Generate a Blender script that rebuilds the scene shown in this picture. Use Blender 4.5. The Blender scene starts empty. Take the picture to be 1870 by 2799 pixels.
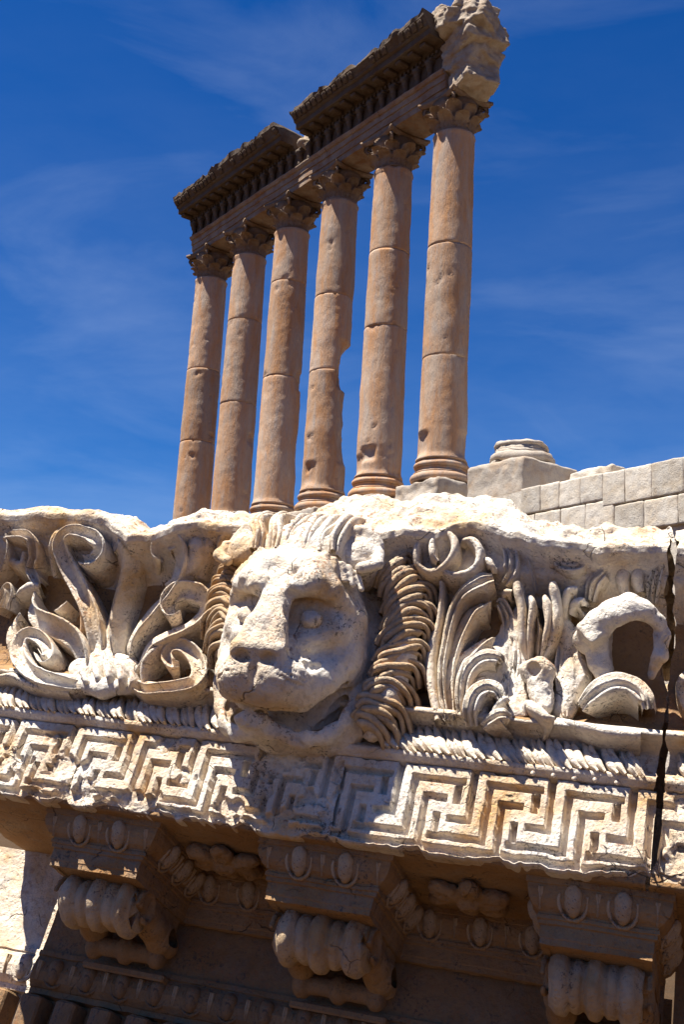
import bpy, math, random
import numpy as np
from mathutils import Matrix, Vector

# ------------------------------------------------------------------ camera, sky, sun
SC = bpy.context.scene
COL = SC.collection
CAM_H = 1.65
FPX, PPX, PPY = 3160.0, 935.0, 1399.5            # focal length / centre in photograph pixels
C2W = np.array([[0.9983444383, 0.0575185405, 0.0],
                [-0.0120833594, 0.2097298456, 0.9776847060],
                [0.0562349973, -0.9760660886, 0.2100776421]])   # camera (right, down, forward) -> world
camd = bpy.data.cameras.new('camera')
camd.sensor_fit = 'VERTICAL'; camd.sensor_height = 36.0; camd.sensor_width = 24.0
camd.lens = FPX / 2799.0 * 36.0
camd.clip_start = 0.05; camd.clip_end = 5000
cam = bpy.data.objects.new('camera', camd); COL.objects.link(cam)
r, d, f = C2W[:, 0], C2W[:, 1], C2W[:, 2]
cam.matrix_world = Matrix(((r[0], -d[0], -f[0], 0), (r[1], -d[1], -f[1], 0), (r[2], -d[2], -f[2], CAM_H), (0, 0, 0, 1)))
SC.camera = cam

SUN_DIR = Vector((-0.54, -0.13, 1.43)).normalized()      # towards the sun
elev = math.asin(SUN_DIR.z); azim = math.atan2(SUN_DIR.x, SUN_DIR.y)
world = bpy.data.worlds.new('World'); SC.world = world; world.use_nodes = True
wn = world.node_tree; wn.nodes.clear()
def N(nt, t, **kw):
    n = nt.nodes.new(t)
    for k, v in kw.items(): setattr(n, k, v)
    return n
wo = N(wn, 'ShaderNodeOutputWorld'); bg = N(wn, 'ShaderNodeBackground')
sky = N(wn, 'ShaderNodeTexSky', sky_type='NISHITA', sun_disc=False, sun_elevation=elev, sun_rotation=azim,
        altitude=1500.0, air_density=1.0, dust_density=0.25, ozone_density=3.0)
hsv = N(wn, 'ShaderNodeHueSaturation'); hsv.inputs['Hue'].default_value = 0.514; hsv.inputs['Saturation'].default_value = 1.54; hsv.inputs['Value'].default_value = 1.0
wn.links.new(sky.outputs[0], hsv.inputs['Color'])
tc = N(wn, 'ShaderNodeTexCoord')
mp = N(wn, 'ShaderNodeMapping'); mp.inputs['Rotation'].default_value = (0.3, -0.75, 0.5); mp.inputs['Scale'].default_value = (2.0, 3.0, 6.5); mp.inputs['Location'].default_value = (4.1, 2.2, 3.3)
wn.links.new(tc.outputs['Generated'], mp.inputs['Vector'])
cn = N(wn, 'ShaderNodeTexNoise'); cn.inputs['Scale'].default_value = 1.6; cn.inputs['Detail'].default_value = 7; cn.inputs['Roughness'].default_value = 0.55
cn.inputs['Distortion'].default_value = 0.6
wn.links.new(mp.outputs[0], cn.inputs['Vector'])
cr = N(wn, 'ShaderNodeValToRGB'); cr.color_ramp.elements[0].position = 0.48; cr.color_ramp.elements[1].position = 0.9
cr.color_ramp.elements[1].color = (0.14, 0.14, 0.14, 1)
wn.links.new(cn.outputs['Fac'], cr.inputs['Fac'])
mx = N(wn, 'ShaderNodeMix', data_type='RGBA'); mx.inputs['B'].default_value = (7.6, 8.8, 10.4, 1)
sxw = N(wn, 'ShaderNodeSeparateXYZ'); wn.links.new(tc.outputs['Generated'], sxw.inputs[0])           # thin haze and cloud thicken towards the horizon
hz = N(wn, 'ShaderNodeMapRange'); hz.inputs['From Min'].default_value = 0.12; hz.inputs['From Max'].default_value = 0.62; hz.inputs['To Min'].default_value = 0.18; hz.inputs['To Max'].default_value = 0.0
wn.links.new(sxw.outputs['Z'], hz.inputs['Value'])
n2 = N(wn, 'ShaderNodeTexNoise'); n2.inputs['Scale'].default_value = 2.3; n2.inputs['Detail'].default_value = 6; n2.inputs['Roughness'].default_value = 0.6; wn.links.new(mp.outputs[0], n2.inputs['Vector'])
hm = N(wn, 'ShaderNodeMath', operation='MULTIPLY'); wn.links.new(hz.outputs[0], hm.inputs[0]); wn.links.new(n2.outputs['Fac'], hm.inputs[1])
ha = N(wn, 'ShaderNodeMath', operation='ADD'); wn.links.new(hm.outputs[0], ha.inputs[0]); wn.links.new(cr.outputs['Color'], ha.inputs[1])
wn.links.new(ha.outputs[0], mx.inputs['Factor']); wn.links.new(hsv.outputs[0], mx.inputs['A'])
wn.links.new(mx.outputs['Result'], bg.inputs['Color']); bg.inputs['Strength'].default_value = 0.05
wn.links.new(bg.outputs[0], wo.inputs[0])

sl = bpy.data.lights.new('sun', 'SUN'); sl.energy = 5.0; sl.angle = math.radians(0.53); sl.color = (1.0, 0.955, 0.88)
sun = bpy.data.objects.new('sun', sl); COL.objects.link(sun)
sun.rotation_euler = (-SUN_DIR).to_track_quat('-Z', 'Y').to_euler(); sun.location = (-10, -10, 40)

SC.view_settings.view_transform = 'Standard'; SC.view_settings.look = 'None'
SC.view_settings.exposure = 1.25; SC.view_settings.gamma = 1.0; SC.view_settings.use_curve_mapping = False
SC.cycles.max_bounces = 8; SC.cycles.diffuse_bounces = 3

# ------------------------------------------------------------------ calibrated frames
RB = np.array([[0.9421, 0.2486, 0.2252], [0.0357, 0.5933, -0.8042], [-0.3335, 0.7657, 0.55]])
_u, _s, _v = np.linalg.svd(RB); RB = _u @ _v                    # tilted fallen block: local axes in camera space
_o = np.array([0.0, 2205 - PPY, FPX]); OB = _o / np.linalg.norm(_o) * 5.0
BW = C2W @ RB; BO = C2W @ OB + np.array([0, 0, CAM_H])
M_BLOCK = Matrix(((*BW[0], BO[0]), (*BW[1], BO[1]), (*BW[2], BO[2]), (0, 0, 0, 1)))
def L(u, v, n=0.0):
    """photograph point -> block coordinates (x along, n outward, z up) on the plane standing n proud of the fascia"""
    ray = np.array([u - PPX, v - PPY, FPX]); yd = RB[:, 1]
    t = (OB @ yd - n) / (ray @ yd)
    q = RB.T @ (ray * t - OB)
    return np.array([q[0], n, q[2]])
_sz = np.array([.30, .44, .50, .60, .72, .83, .91, .98, 1.04, 1.10, 1.5])
_sn = np.array([.05, .06, .035, .02, .022, .036, .060, .095, .145, .205, .23])
def sima_n(z): return np.interp(z, _sz, _sn)                   # nominal face the carving stands on
def sima_ground(z): return sima_n(z) - .085*np.interp(z, [.46,.54,1.00,1.09], [0,1,1,.30])
def Ls(u, v, h):
    n = h + .1
    for _ in range(25): n = .5 * n + .5 * (sima_n(L(u, v, n)[2]) + h)
    return L(u, v, n)

# ------------------------------------------------------------------ helpers
RNG = np.random.default_rng(7)
_LAT = RNG.random((48, 48, 48)).astype(np.float32) * 2 - 1
def vnoise(p, freq, seed=0):
    q = np.asarray(p, dtype=np.float64) * freq + seed * 17.31 + 100.0
    i = np.floor(q).astype(int); t = q - i; t = t * t * (3 - 2 * t)
    a = i % 48; b = (i + 1) % 48
    def g(x, y, z): return _LAT[x, y, z]
    x0, y0, z0 = a[..., 0], a[..., 1], a[..., 2]; x1, y1, z1 = b[..., 0], b[..., 1], b[..., 2]
    tx, ty, tz = t[..., 0], t[..., 1], t[..., 2]
    c00 = g(x0, y0, z0) * (1 - tx) + g(x1, y0, z0) * tx; c10 = g(x0, y1, z0) * (1 - tx) + g(x1, y1, z0) * tx
    c01 = g(x0, y0, z1) * (1 - tx) + g(x1, y0, z1) * tx; c11 = g(x0, y1, z1) * (1 - tx) + g(x1, y1, z1) * tx
    return (c00 * (1 - ty) + c10 * ty) * (1 - tz) + (c01 * (1 - ty) + c11 * ty) * tz
def fbm(p, freq, seed=0, oct=3, gain=.5):
    s = 0; a = 1
    for k in range(oct): s = s + a * vnoise(p, freq * 2 ** k, seed + 5 * k); a *= gain
    return s

def mesh_np(name, V, Q, smooth=True):
    """V (n,3); Q (m,4) quads (a repeated last index makes a triangle) """
    V = np.asarray(V, np.float32); Q = np.asarray(Q, np.int32)
    me = bpy.data.meshes.new(name)
    tri = Q[:, 2] == Q[:, 3]
    cnt = np.where(tri, 3, 4).astype(np.int32)
    mask = np.ones(Q.shape, bool); mask[tri, 3] = False
    loops = Q[mask]
    me.vertices.add(len(V)); me.vertices.foreach_set('co', V.ravel())
    me.loops.add(len(loops)); me.loops.foreach_set('vertex_index', loops)
    st = np.concatenate([[0], np.cumsum(cnt)[:-1]]).astype(np.int32)
    me.polygons.add(len(Q)); me.polygons.foreach_set('loop_start', st)
    me.polygons.foreach_set('use_smooth', np.full(len(Q), smooth))
    me.update(calc_edges=True); me.validate()
    return me
def vnormals(V, Q):
    a = V[Q[:, 2]] - V[Q[:, 0]]; b = V[Q[:, 3]] - V[Q[:, 1]]
    fn = np.cross(a, b); vn = np.zeros_like(V)
    for k in range(4): np.add.at(vn, Q[:, k], fn)
    return vn / (np.linalg.norm(vn, axis=1, keepdims=True) + 1e-12)
def outward(V, Q):
    c = V.mean(0); a, b, c4 = V[Q[:, 0]] - c, V[Q[:, 1]] - c, V[Q[:, 2]] - c
    vol = np.einsum('ij,ij->i', a, np.cross(b, c4)).sum()
    return Q if vol > 0 else Q[:, ::-1]
def obj(name, me, mat, parent=None, label=None, M=None):
    o = bpy.data.objects.new(name, me); COL.objects.link(o)
    if mat is not None and not me.materials: me.materials.append(mat)
    if parent is not None: o.parent = parent
    if M is not None: o.matrix_local = M
    if label: o['label'] = label
    return o
def tag(o, label=None, cat=None, group=None, kind=None):
    for k, v in (('label', label), ('category', cat), ('group', group), ('kind', kind)):
        if v: o[k] = v
    return o
def thing(name, M, label, cat, group=None):
    o = bpy.data.objects.new(name, None); o.empty_display_size = .1; COL.objects.link(o); o.matrix_world = M
    return tag(o, label, cat, group)
def nz2l(V):                                  # (x, n, z) -> block-local (x, -n, z)
    V = np.array(V, np.float64); V[..., 1] *= -1; return V
def grid_quads(nu, nv, closed_u=False):
    U = nu if closed_u else nu - 1
    i, j = np.meshgrid(np.arange(U), np.arange(nv - 1), indexing='ij')
    i2 = (i + 1) % nu
    return np.stack([i * nv + j, i2 * nv + j, i2 * nv + j + 1, i * nv + j + 1], -1).reshape(-1, 4)
def weather(V, Q, amp=.004, freq=14, fine=.0015, seed=0):
    n = vnormals(V, Q)
    return V + n * (amp * fbm(V, freq, seed, 2) + fine * vnoise(V, freq * 4.3, seed + 3))[:, None]

# ---- signed-distance volumes meshed with surface nets
class Vol:
    def __init__(s, lo, hi, h):
        s.lo = np.array(lo, float); s.h = h
        s.ax = [np.arange(lo[k], hi[k] + h, h).astype(np.float32) for k in range(3)]
        s.d = np.full([len(a) for a in s.ax], .5, np.float32)
    def put(s, fn, lo, hi, k=.02, op='u'):
        pad = k + 2 * s.h + .01; sl = []
        for a in range(3):
            i0 = max(int((lo[a] - pad - s.lo[a]) / s.h), 0); i1 = min(int((hi[a] + pad - s.lo[a]) / s.h) + 2, len(s.ax[a]))
            if i1 <= i0: return s
            sl.append(slice(i0, i1))
        sl = tuple(sl)
        X = s.ax[0][sl[0]][:, None, None]; Y = s.ax[1][sl[1]][None, :, None]; Z = s.ax[2][sl[2]][None, None, :]
        d = fn(X, Y, Z); a = s.d[sl]
        if op == 'u':
            h = np.maximum(k - np.abs(a - d), 0) / k; s.d[sl] = np.minimum(a, d) - h * h * k * .25
        else:
            d = -d; h = np.maximum(k - np.abs(a - d), 0) / k; s.d[sl] = np.maximum(a, d) + h * h * k * .25
        return s
    def ell(s, c, r, k=.03, op='u', R=None):
        c = np.array(c, float); r = np.array(r, float); m = r.max() if R is not None else r
        def fn(X, Y, Z):
            X, Y, Z = X - c[0], Y - c[1], Z - c[2]
            if R is not None:
                X, Y, Z = R[0][0]*X+R[1][0]*Y+R[2][0]*Z, R[0][1]*X+R[1][1]*Y+R[2][1]*Z, R[0][2]*X+R[1][2]*Y+R[2][2]*Z
            k0 = np.sqrt((X/r[0])**2 + (Y/r[1])**2 + (Z/r[2])**2)
            k1 = np.sqrt((X/r[0]**2)**2 + (Y/r[1]**2)**2 + (Z/r[2]**2)**2) + 1e-6
            return k0 * (k0 - 1) / k1
        return s.put(fn, c - m, c + m, k, op)
    def box(s, c, r, rnd=.01, k=.02, op='u', R=None):
        c = np.array(c, float); r = np.array(r, float); m = np.linalg.norm(r) if R is not None else r
        def fn(X, Y, Z):
            X, Y, Z = X - c[0], Y - c[1], Z - c[2]
            if R is not None:
                X, Y, Z = R[0][0]*X+R[1][0]*Y+R[2][0]*Z, R[0][1]*X+R[1][1]*Y+R[2][1]*Z, R[0][2]*X+R[1][2]*Y+R[2][2]*Z
            qx, qy, qz = np.abs(X)-r[0]+rnd, np.abs(Y)-r[1]+rnd, np.abs(Z)-r[2]+rnd
            o = np.sqrt(np.maximum(qx,0)**2 + np.maximum(qy,0)**2 + np.maximum(qz,0)**2)
            return o + np.minimum(np.maximum(np.maximum(qx, qy), qz), 0) - rnd
        return s.put(fn, c - m, c + m, k, op)
    def stroke(s, pts, rad, k=.02, op='u', flat=1.0):
        pts = np.array(pts, float); rad = np.broadcast_to(np.array(rad, float), (len(pts),))
        for a, b, ra, rb in zip(pts[:-1], pts[1:], rad[:-1], rad[1:]):
            m = max(ra, rb)
            def fn(X, Y, Z, a=a, b=b, ra=ra, rb=rb):
                ba = b - a; ba2 = ba.copy(); ba2[1] /= flat
                px, py, pz = X - a[0], (Y - a[1]) / flat, Z - a[2]
                t = np.clip((px*ba2[0] + py*ba2[1] + pz*ba2[2]) / (ba2 @ ba2 + 1e-9), 0, 1)
                return np.sqrt((px-ba2[0]*t)**2 + (py-ba2[1]*t)**2 + (pz-ba2[2]*t)**2) - (ra + (rb-ra)*t)
            s.put(fn, np.minimum(a, b) - m, np.maximum(a, b) + m, k, op)
        return s
    def mesh(s):
        d = s.d; d = d + (d == 0) * 1e-6; S = d < 0
        n = np.array(d.shape) - 1
        def cs(A, i, j, k): return A[i:i+n[0], j:j+n[1], k:k+n[2]]
        tot = sum(cs(S, i, j, k).astype(np.int8) for i in (0,1) for j in (0,1) for k in (0,1))
        act = (tot > 0) & (tot < 8)
        I = np.argwhere(act); idx = np.full(act.shape, -1, np.int32); idx[act] = np.arange(len(I))
        P = np.zeros((len(I), 3)); C = np.zeros(len(I))
        for ax in range(3):
            o1, o2 = [a for a in range(3) if a != ax]
            for p in (0, 1):
                for q in (0, 1):
                    off = [0, 0, 0]; off[o1] = p; off[o2] = q
                    A = I + off; B = A.copy(); B[:, ax] += 1
                    va = d[A[:,0], A[:,1], A[:,2]]; vb = d[B[:,0], B[:,1], B[:,2]]
                    m = (va < 0) != (vb < 0); t = np.where(m, va / np.where(m, va - vb, 1), 0)
                    pt = np.array(off, float) + np.zeros((len(I), 1)); pt[:, ax] = t
                    P += pt * m[:, None]; C += m
        V = s.lo + (I + P / C[:, None]) * s.h
        Q = []
        for ax in range(3):
            o1, o2 = [(1, 2), (2, 0), (0, 1)][ax]
            sa = [slice(None)] * 3; sb = [slice(None)] * 3; sa[ax] = slice(0, -1); sb[ax] = slice(1, None)
            e = np.argwhere(S[tuple(sa)] != S[tuple(sb)])
            ok = (e[:, o1] > 0) & (e[:, o2] > 0) & (e[:, o1] < n[o1]) & (e[:, o2] < n[o2]); e = e[ok]
            c = []
            for p, q in ((-1, -1), (0, -1), (0, 0), (-1, 0)):
                g = e.copy(); g[:, o1] += p; g[:, o2] += q; c.append(idx[g[:,0], g[:,1], g[:,2]])
            qd = np.stack(c, -1); flip = ~S[e[:,0], e[:,1], e[:,2]]
            qd[flip] = qd[flip][:, ::-1]; Q.append(qd)
        return V, np.concatenate(Q)

def resample(pts, step, rad=None):
    """Catmull-Rom through pts, even steps; rad interpolated along"""
    p = np.array(pts, float); n = len(p)
    e = np.vstack([2*p[0]-p[1], p, 2*p[-1]-p[-2]]); out = []; par = []
    for i in range(n - 1):
        a, b, c, d = e[i:i+4]
        for t in np.linspace(0, 1, 12, endpoint=False):
            out.append(.5*((2*b)+(-a+c)*t+(2*a-5*b+4*c-d)*t*t+(-a+3*b-3*c+d)*t**3)); par.append(i+t)
    out.append(p[-1]); par.append(n-1); out = np.array(out)
    s = np.concatenate([[0], np.cumsum(np.linalg.norm(np.diff(out, axis=0), axis=1))])
    m = max(int(s[-1]/step), 3); ss = np.linspace(0, s[-1], m)
    q = np.stack([np.interp(ss, s, out[:, k]) for k in range(3)], -1)
    pr = np.interp(ss, s, par)
    if rad is None: return q
    return q, np.interp(pr, np.arange(n), np.broadcast_to(np.array(rad, float), (n,)))
BAND = [(-1.12,-1.0),(-1.05,-.35),(-1.0,-.10),(-.93,-.01),(-.80,.0),(-.66,-.05),(-.40,-.16),(0,-.22),(.40,-.16),(.66,-.05),(.80,0),(.93,-.01),(1.0,-.10),(1.05,-.35),(1.12,-1.0)]
ROUND = [(-1.05,-1.0),(-1.0,-.45),(-.92,-.2),(-.7,-.06),(-.38,0),(0,.02),(.38,0),(.7,-.06),(.92,-.2),(1.0,-.45),(1.05,-1.0)]
FOLD = [(-1.1,-1.0),(-1.0,-.25),(-.86,-.03),(-.62,-.03),(-.38,-.20),(-.12,-.06),(.14,.02),(.40,-.16),(.68,-.05),(.88,-.07),(1.0,-.3),(1.1,-1.0)]
RIDGE = [(-1.1,-1.0),(-1.0,-.5),(-.9,-.38),(-.5,-.30),(-.15,-.1),(0,.0),(.15,-.1),(.5,-.30),(.9,-.38),(1.0,-.5),(1.1,-1.0)]
LEFTRIM = [(-1.12,-1.0),(-1.0,-.1),(-.9,0),(-.7,-.03),(-.5,-.22),(-.1,-.34),(.4,-.36),(.9,-.34),(1.0,-.45),(1.1,-1.0)]
def ribbon(pts, wid, depth, sec=BAND, step=.012, seed=0, out=(0,1,0), amp=.0035):
    """carved band along pts (x,n,z); wid half-widths; depth to the ground behind"""
    q, w = resample(pts, step, wid)
    T = np.gradient(q, axis=0); T /= np.linalg.norm(T, axis=1, keepdims=True) + 1e-9
    out = np.array(out, float); Bv = np.cross(T, out); Bv /= np.linalg.norm(Bv, axis=1, keepdims=True) + 1e-9
    O = np.cross(Bv, T); sg = np.sign(O @ out); O *= np.where(sg == 0, 1, sg)[:, None]
    O = O * .5 + out * .5
    S = np.array(sec); dp = np.broadcast_to(depth, w.shape) if np.ndim(depth) == 0 else np.interp(np.linspace(0,1,len(w)), np.linspace(0,1,len(depth)), depth)
    V = q[:, None] + Bv[:, None] * (S[:, 0][None, :, None] * w[:, None, None]) + O[:, None] * (S[:, 1][None, :, None] * dp[:, None, None])
    m, k = V.shape[:2]; V = V.reshape(-1, 3); Q = grid_quads(m, k)
    # end caps
    for row, flip in ((0, 1), (m-1, 0)):
        c = len(V); base = q[row] - O[row]*dp[row]*.6; V = np.vstack([V, base[None]])
        a = row*k + np.arange(k-1); cap = np.stack([a, a+1, np.full(k-1, c), np.full(k-1, c)], -1)
        Q = np.vstack([Q, cap])
    V = V + vnoise(V, 13, seed)[:, None]*np.array([.3,1,.3])*amp + vnoise(V, 46, seed+2)[:, None]*np.array([.5,1,.5])*amp*.45
    return V, Q
def join(parts):
    Vs, Qs, o = [], [], 0
    for V, Q in parts: Vs.append(V); Qs.append(np.asarray(Q)+o); o += len(V)
    return np.vstack(Vs), np.vstack(Qs)
def lathe(prof, seg, closed=True, axis=2):
    prof = np.array(prof, float); a = np.linspace(0, 2*np.pi, seg, endpoint=False)
    V = np.stack([np.cos(a)[:, None]*prof[:, 0], np.sin(a)[:, None]*prof[:, 0], np.zeros((seg,1))+prof[:, 1]], -1).reshape(-1, 3)
    Q = grid_quads(seg, len(prof), True)
    if axis == 0: V = V[:, [2, 0, 1]]
    return V, Q
def boxm(lo, hi, bev=0.0):
    x0,y0,z0 = lo; x1,y1,z1 = hi
    if bev <= 0:
        V = np.array([(x0,y0,z0),(x1,y0,z0),(x1,y1,z0),(x0,y1,z0),(x0,y0,z1),(x1,y0,z1),(x1,y1,z1),(x0,y1,z1)], float)
        return V, np.array([(0,3,2,1),(4,5,6,7),(0,1,5,4),(1,2,6,5),(2,3,7,6),(3,0,4,7)])
    b = bev; V = []; ring = [(x0+b,y0),(x1-b,y0),(x1,y0+b),(x1,y1-b),(x1-b,y1),(x0+b,y1),(x0,y1-b),(x0,y0+b)]
    cx, cy = (x0+x1)/2, (y0+y1)/2
    def shr(p): return (p[0]+np.sign(cx-p[0])*b, p[1]+np.sign(cy-p[1])*b)
    for z, s in ((z0,1),(z0+b,0),(z1-b,0),(z1,1)): V += [(*(shr(p) if s else p), z) for p in ring]
    Q = [];
    for k in range(3): Q += [(k*8+i, k*8+(i+1)%8, k*8+8+(i+1)%8, k*8+8+i) for i in range(8)]
    V += [(cx,cy,z0),(cx,cy,z1)]
    for i in range(8): Q += [((i+1)%8, i, 32, 32), (24+i, 24+(i+1)%8, 33, 33)]
    return np.array(V, float), np.array(Q)

# ------------------------------------------------------------------ materials
def nodes(name):
    m = bpy.data.materials.new(name); m.use_nodes = True; nt = m.node_tree
    b = nt.nodes['Principled BSDF']; b.inputs['Roughness'].default_value = .92
    if 'Specular IOR Level' in b.inputs: b.inputs['Specular IOR Level'].default_value = .15
    return m, nt, b
def tex(nt, kind, vec, scale, **kw):
    n = nt.nodes.new(kind); nt.links.new(vec, n.inputs['Vector']); n.inputs['Scale'].default_value = scale
    for k, v in kw.items(): n.inputs[k].default_value = v
    return n
def ramp(nt, fac, p0, p1, c0=(0,0,0,1), c1=(1,1,1,1)):
    n = nt.nodes.new('ShaderNodeValToRGB'); e = n.color_ramp.elements
    e[0].position, e[1].position, e[0].color, e[1].color = p0, p1, c0, c1
    nt.links.new(fac, n.inputs['Fac']); return n.outputs['Color']
def mixc(nt, fac, a, b):
    n = nt.nodes.new('ShaderNodeMix'); n.data_type = 'RGBA'
    for v, s in ((fac, 'Factor'), (a, 'A'), (b, 'B')):
        if isinstance(v, (tuple, float, int)): n.inputs[s].default_value = v
        else: nt.links.new(v, n.inputs[s])
    return n.outputs['Result']
def math_(nt, op, a, b):
    n = nt.nodes.new('ShaderNodeMath'); n.operation = op
    for i, v in enumerate((a, b)):
        if isinstance(v, (int, float)): n.inputs[i].default_value = v
        else: nt.links.new(v, n.inputs[i])
    return n.outputs[0]
def stone(name, pale, ochre, grey, ochre_lo=.42, ochre_hi=.70, scale=1.0, lichen=True, stretch=1.0, crack=True, bump=.5, vary=False):
    m, nt, b = nodes(name)
    t = nt.nodes.new('ShaderNodeTexCoord'); mpn = nt.nodes.new('ShaderNodeMapping'); mpn.inputs['Scale'].default_value = (scale, scale, scale*stretch)
    nt.links.new(t.outputs['Object'], mpn.inputs['Vector']); v = mpn.outputs[0]
    if vary:                                             # every drum or block its own piece of quarry
        oi = nt.nodes.new('ShaderNodeObjectInfo'); va = nt.nodes.new('ShaderNodeVectorMath'); va.operation = 'ADD'
        sc_ = nt.nodes.new('ShaderNodeVectorMath'); sc_.operation = 'SCALE'; sc_.inputs[0].default_value = (37.0, 23.0, 51.0); nt.links.new(oi.outputs['Random'], sc_.inputs['Scale'])
        nt.links.new(v, va.inputs[0]); nt.links.new(sc_.outputs[0], va.inputs[1]); v = va.outputs[0]
    n1 = tex(nt, 'ShaderNodeTexNoise', v, 2.6, Detail=6, Roughness=.62, Distortion=.4)
    n2 = tex(nt, 'ShaderNodeTexNoise', v, 7.5, Detail=5, Roughness=.6)
    n3 = tex(nt, 'ShaderNodeTexNoise', v, 38, Detail=5, Roughness=.7)
    c = mixc(nt, ramp(nt, n1.outputs['Fac'], ochre_lo, ochre_hi), pale, ochre)
    g = math_(nt, 'MULTIPLY', ramp(nt, n2.outputs['Fac'], .50, .72), .55)
    c = mixc(nt, g, c, grey)
    sp = ramp(nt, n3.outputs['Fac'], .36, .50, (1,1,1,1), (0,0,0,1))
    c = mixc(nt, math_(nt, 'MULTIPLY', sp, .34), c, tuple(x*.55 for x in grey[:3])+(1,))
    bmp = n3.outputs['Fac']
    if crack:
        wv = tex(nt, 'ShaderNodeTexNoise', v, 3.0, Detail=4)
        vm = nt.nodes.new('ShaderNodeMix'); vm.data_type = 'RGBA'; vm.blend_type = 'LINEAR_LIGHT'; vm.inputs['Factor'].default_value = .18
        nt.links.new(v, vm.inputs['A']); nt.links.new(wv.outputs['Color'], vm.inputs['B'])
        vo = tex(nt, 'ShaderNodeTexVoronoi', vm.outputs['Result'], 3.1); vo.feature = 'DISTANCE_TO_EDGE'
        ck = ramp(nt, vo.outputs['Distance'], .002, .009, (1,1,1,1), (0,0,0,1))
        nm = ramp(nt, tex(nt, 'ShaderNodeTexNoise', v, 4.5, Detail=2).outputs['Fac'], .54, .62)
        ckm = math_(nt, 'MULTIPLY', ck, nm)
        c = mixc(nt, math_(nt, 'MULTIPLY', ckm, .65), c, (.05, .04, .03, 1))
        bmp = math_(nt, 'SUBTRACT', bmp, math_(nt, 'MULTIPLY', ckm, .8))
    if lichen:                                           # lichen and soot specks growing on up-facing, rain-washed stone
        gm = nt.nodes.new('ShaderNodeNewGeometry'); sx = nt.nodes.new('ShaderNodeSeparateXYZ'); nt.links.new(gm.outputs['Normal'], sx.inputs[0])
        up = ramp(nt, sx.outputs['Z'], .2, .65)
        l1 = tex(nt, 'ShaderNodeTexNoise', v, 46, Detail=3, Roughness=.6); l2 = tex(nt, 'ShaderNodeTexNoise', v, 5, Detail=3)
        rust = math_(nt, 'MULTIPLY', math_(nt, 'MULTIPLY', ramp(nt, l1.outputs['Fac'], .54, .60), ramp(nt, l2.outputs['Fac'], .42, .56)), up)
        c = mixc(nt, math_(nt, 'MULTIPLY', rust, .8), c, (.30, .13, .06, 1))
        l3 = tex(nt, 'ShaderNodeTexNoise', v, 70, Detail=3, Roughness=.65)
        l4 = tex(nt, 'ShaderNodeTexNoise', v, 4.2, Detail=4, Roughness=.6, W=3.0) if False else tex(nt, 'ShaderNodeTexNoise', v, 6.3, Detail=4, Roughness=.6)
        blk = math_(nt, 'MULTIPLY', ramp(nt, l3.outputs['Fac'], .55, .60), ramp(nt, l4.outputs['Fac'], .52, .62))
        c = mixc(nt, math_(nt, 'MULTIPLY', blk, .75), c, (.07, .065, .06, 1))
    if vary:
        hv = nt.nodes.new('ShaderNodeHueSaturation'); mr = nt.nodes.new('ShaderNodeMapRange'); mr.inputs['To Min'].default_value = .80; mr.inputs['To Max'].default_value = 1.14
        nt.links.new(oi.outputs['Random'], mr.inputs['Value']); nt.links.new(mr.outputs[0], hv.inputs['Value']); nt.links.new(c, hv.inputs['Color']); c = hv.outputs[0]
    nt.links.new(c, b.inputs['Base Color'])
    pit = ramp(nt, tex(nt, 'ShaderNodeTexVoronoi', v, 34).outputs['Distance'], .0, .28)
    hgt = math_(nt, 'ADD', bmp, math_(nt, 'MULTIPLY', pit, .35)); hgt = math_(nt, 'ADD', hgt, math_(nt, 'MULTIPLY', n2.outputs['Fac'], 1.2))
    bn = nt.nodes.new('ShaderNodeBump'); bn.inputs['Strength'].default_value = bump; bn.inputs['Distance'].default_value = .018/scale
    nt.links.new(hgt, bn.inputs['Height']); nt.links.new(bn.outputs[0], b.inputs['Normal'])
    return m
M_LIME = stone('limestone', (.77,.70,.59,1), (.54,.345,.16,1), (.54,.51,.48,1), .40, .68, bump=.8)
M_COLUMN = stone('column_limestone', (.46,.35,.26,1), (.47,.25,.12,1), (.34,.32,.305,1), .35, .62, scale=.55, lichen=False, stretch=.22, bump=.9, crack=False, vary=True)
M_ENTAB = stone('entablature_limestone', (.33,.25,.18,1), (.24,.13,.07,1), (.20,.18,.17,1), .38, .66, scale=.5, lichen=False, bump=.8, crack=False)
M_SHADE = stone('shade_brown_limestone', (.29,.18,.092,1), (.21,.115,.05,1), (.21,.17,.13,1), .40, .68)  # shade put into the colour of the unlit lower wall and its parts
M_OCHRE = stone('ochre_crust_shade_limestone', (.38,.24,.12,1), (.30,.16,.065,1), (.29,.225,.165,1), .38, .66, bump=.75)  # ochre crust, darkened further as painted shade for soffit, brackets and relief ground
M_MANE = stone('stained_shaded_limestone', (.54,.42,.28,1), (.39,.235,.105,1), (.40,.34,.28,1), .36, .64, bump=.6)  # the mane's own stain; on bolsters and soffit eggs it is painted shade
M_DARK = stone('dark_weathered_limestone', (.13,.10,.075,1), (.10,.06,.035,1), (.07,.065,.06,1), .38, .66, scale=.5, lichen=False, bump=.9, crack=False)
M_BREAK = stone('broken_limestone', (.42,.35,.27,1), (.33,.23,.145,1), (.30,.27,.24,1), .40, .66, scale=.8, lichen=False, bump=1.2, crack=False)
M_CAP = stone('capital_limestone', (.26,.19,.135,1), (.20,.115,.06,1), (.17,.15,.135,1), .38, .66, scale=.8, lichen=False, bump=1.1, crack=False, vary=True)
M_ASHLAR = stone('ashlar_limestone', (.62,.56,.47,1), (.50,.41,.30,1), (.42,.40,.37,1), .40, .66, scale=.6, lichen=False, bump=1.0, crack=False, vary=True)
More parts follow.
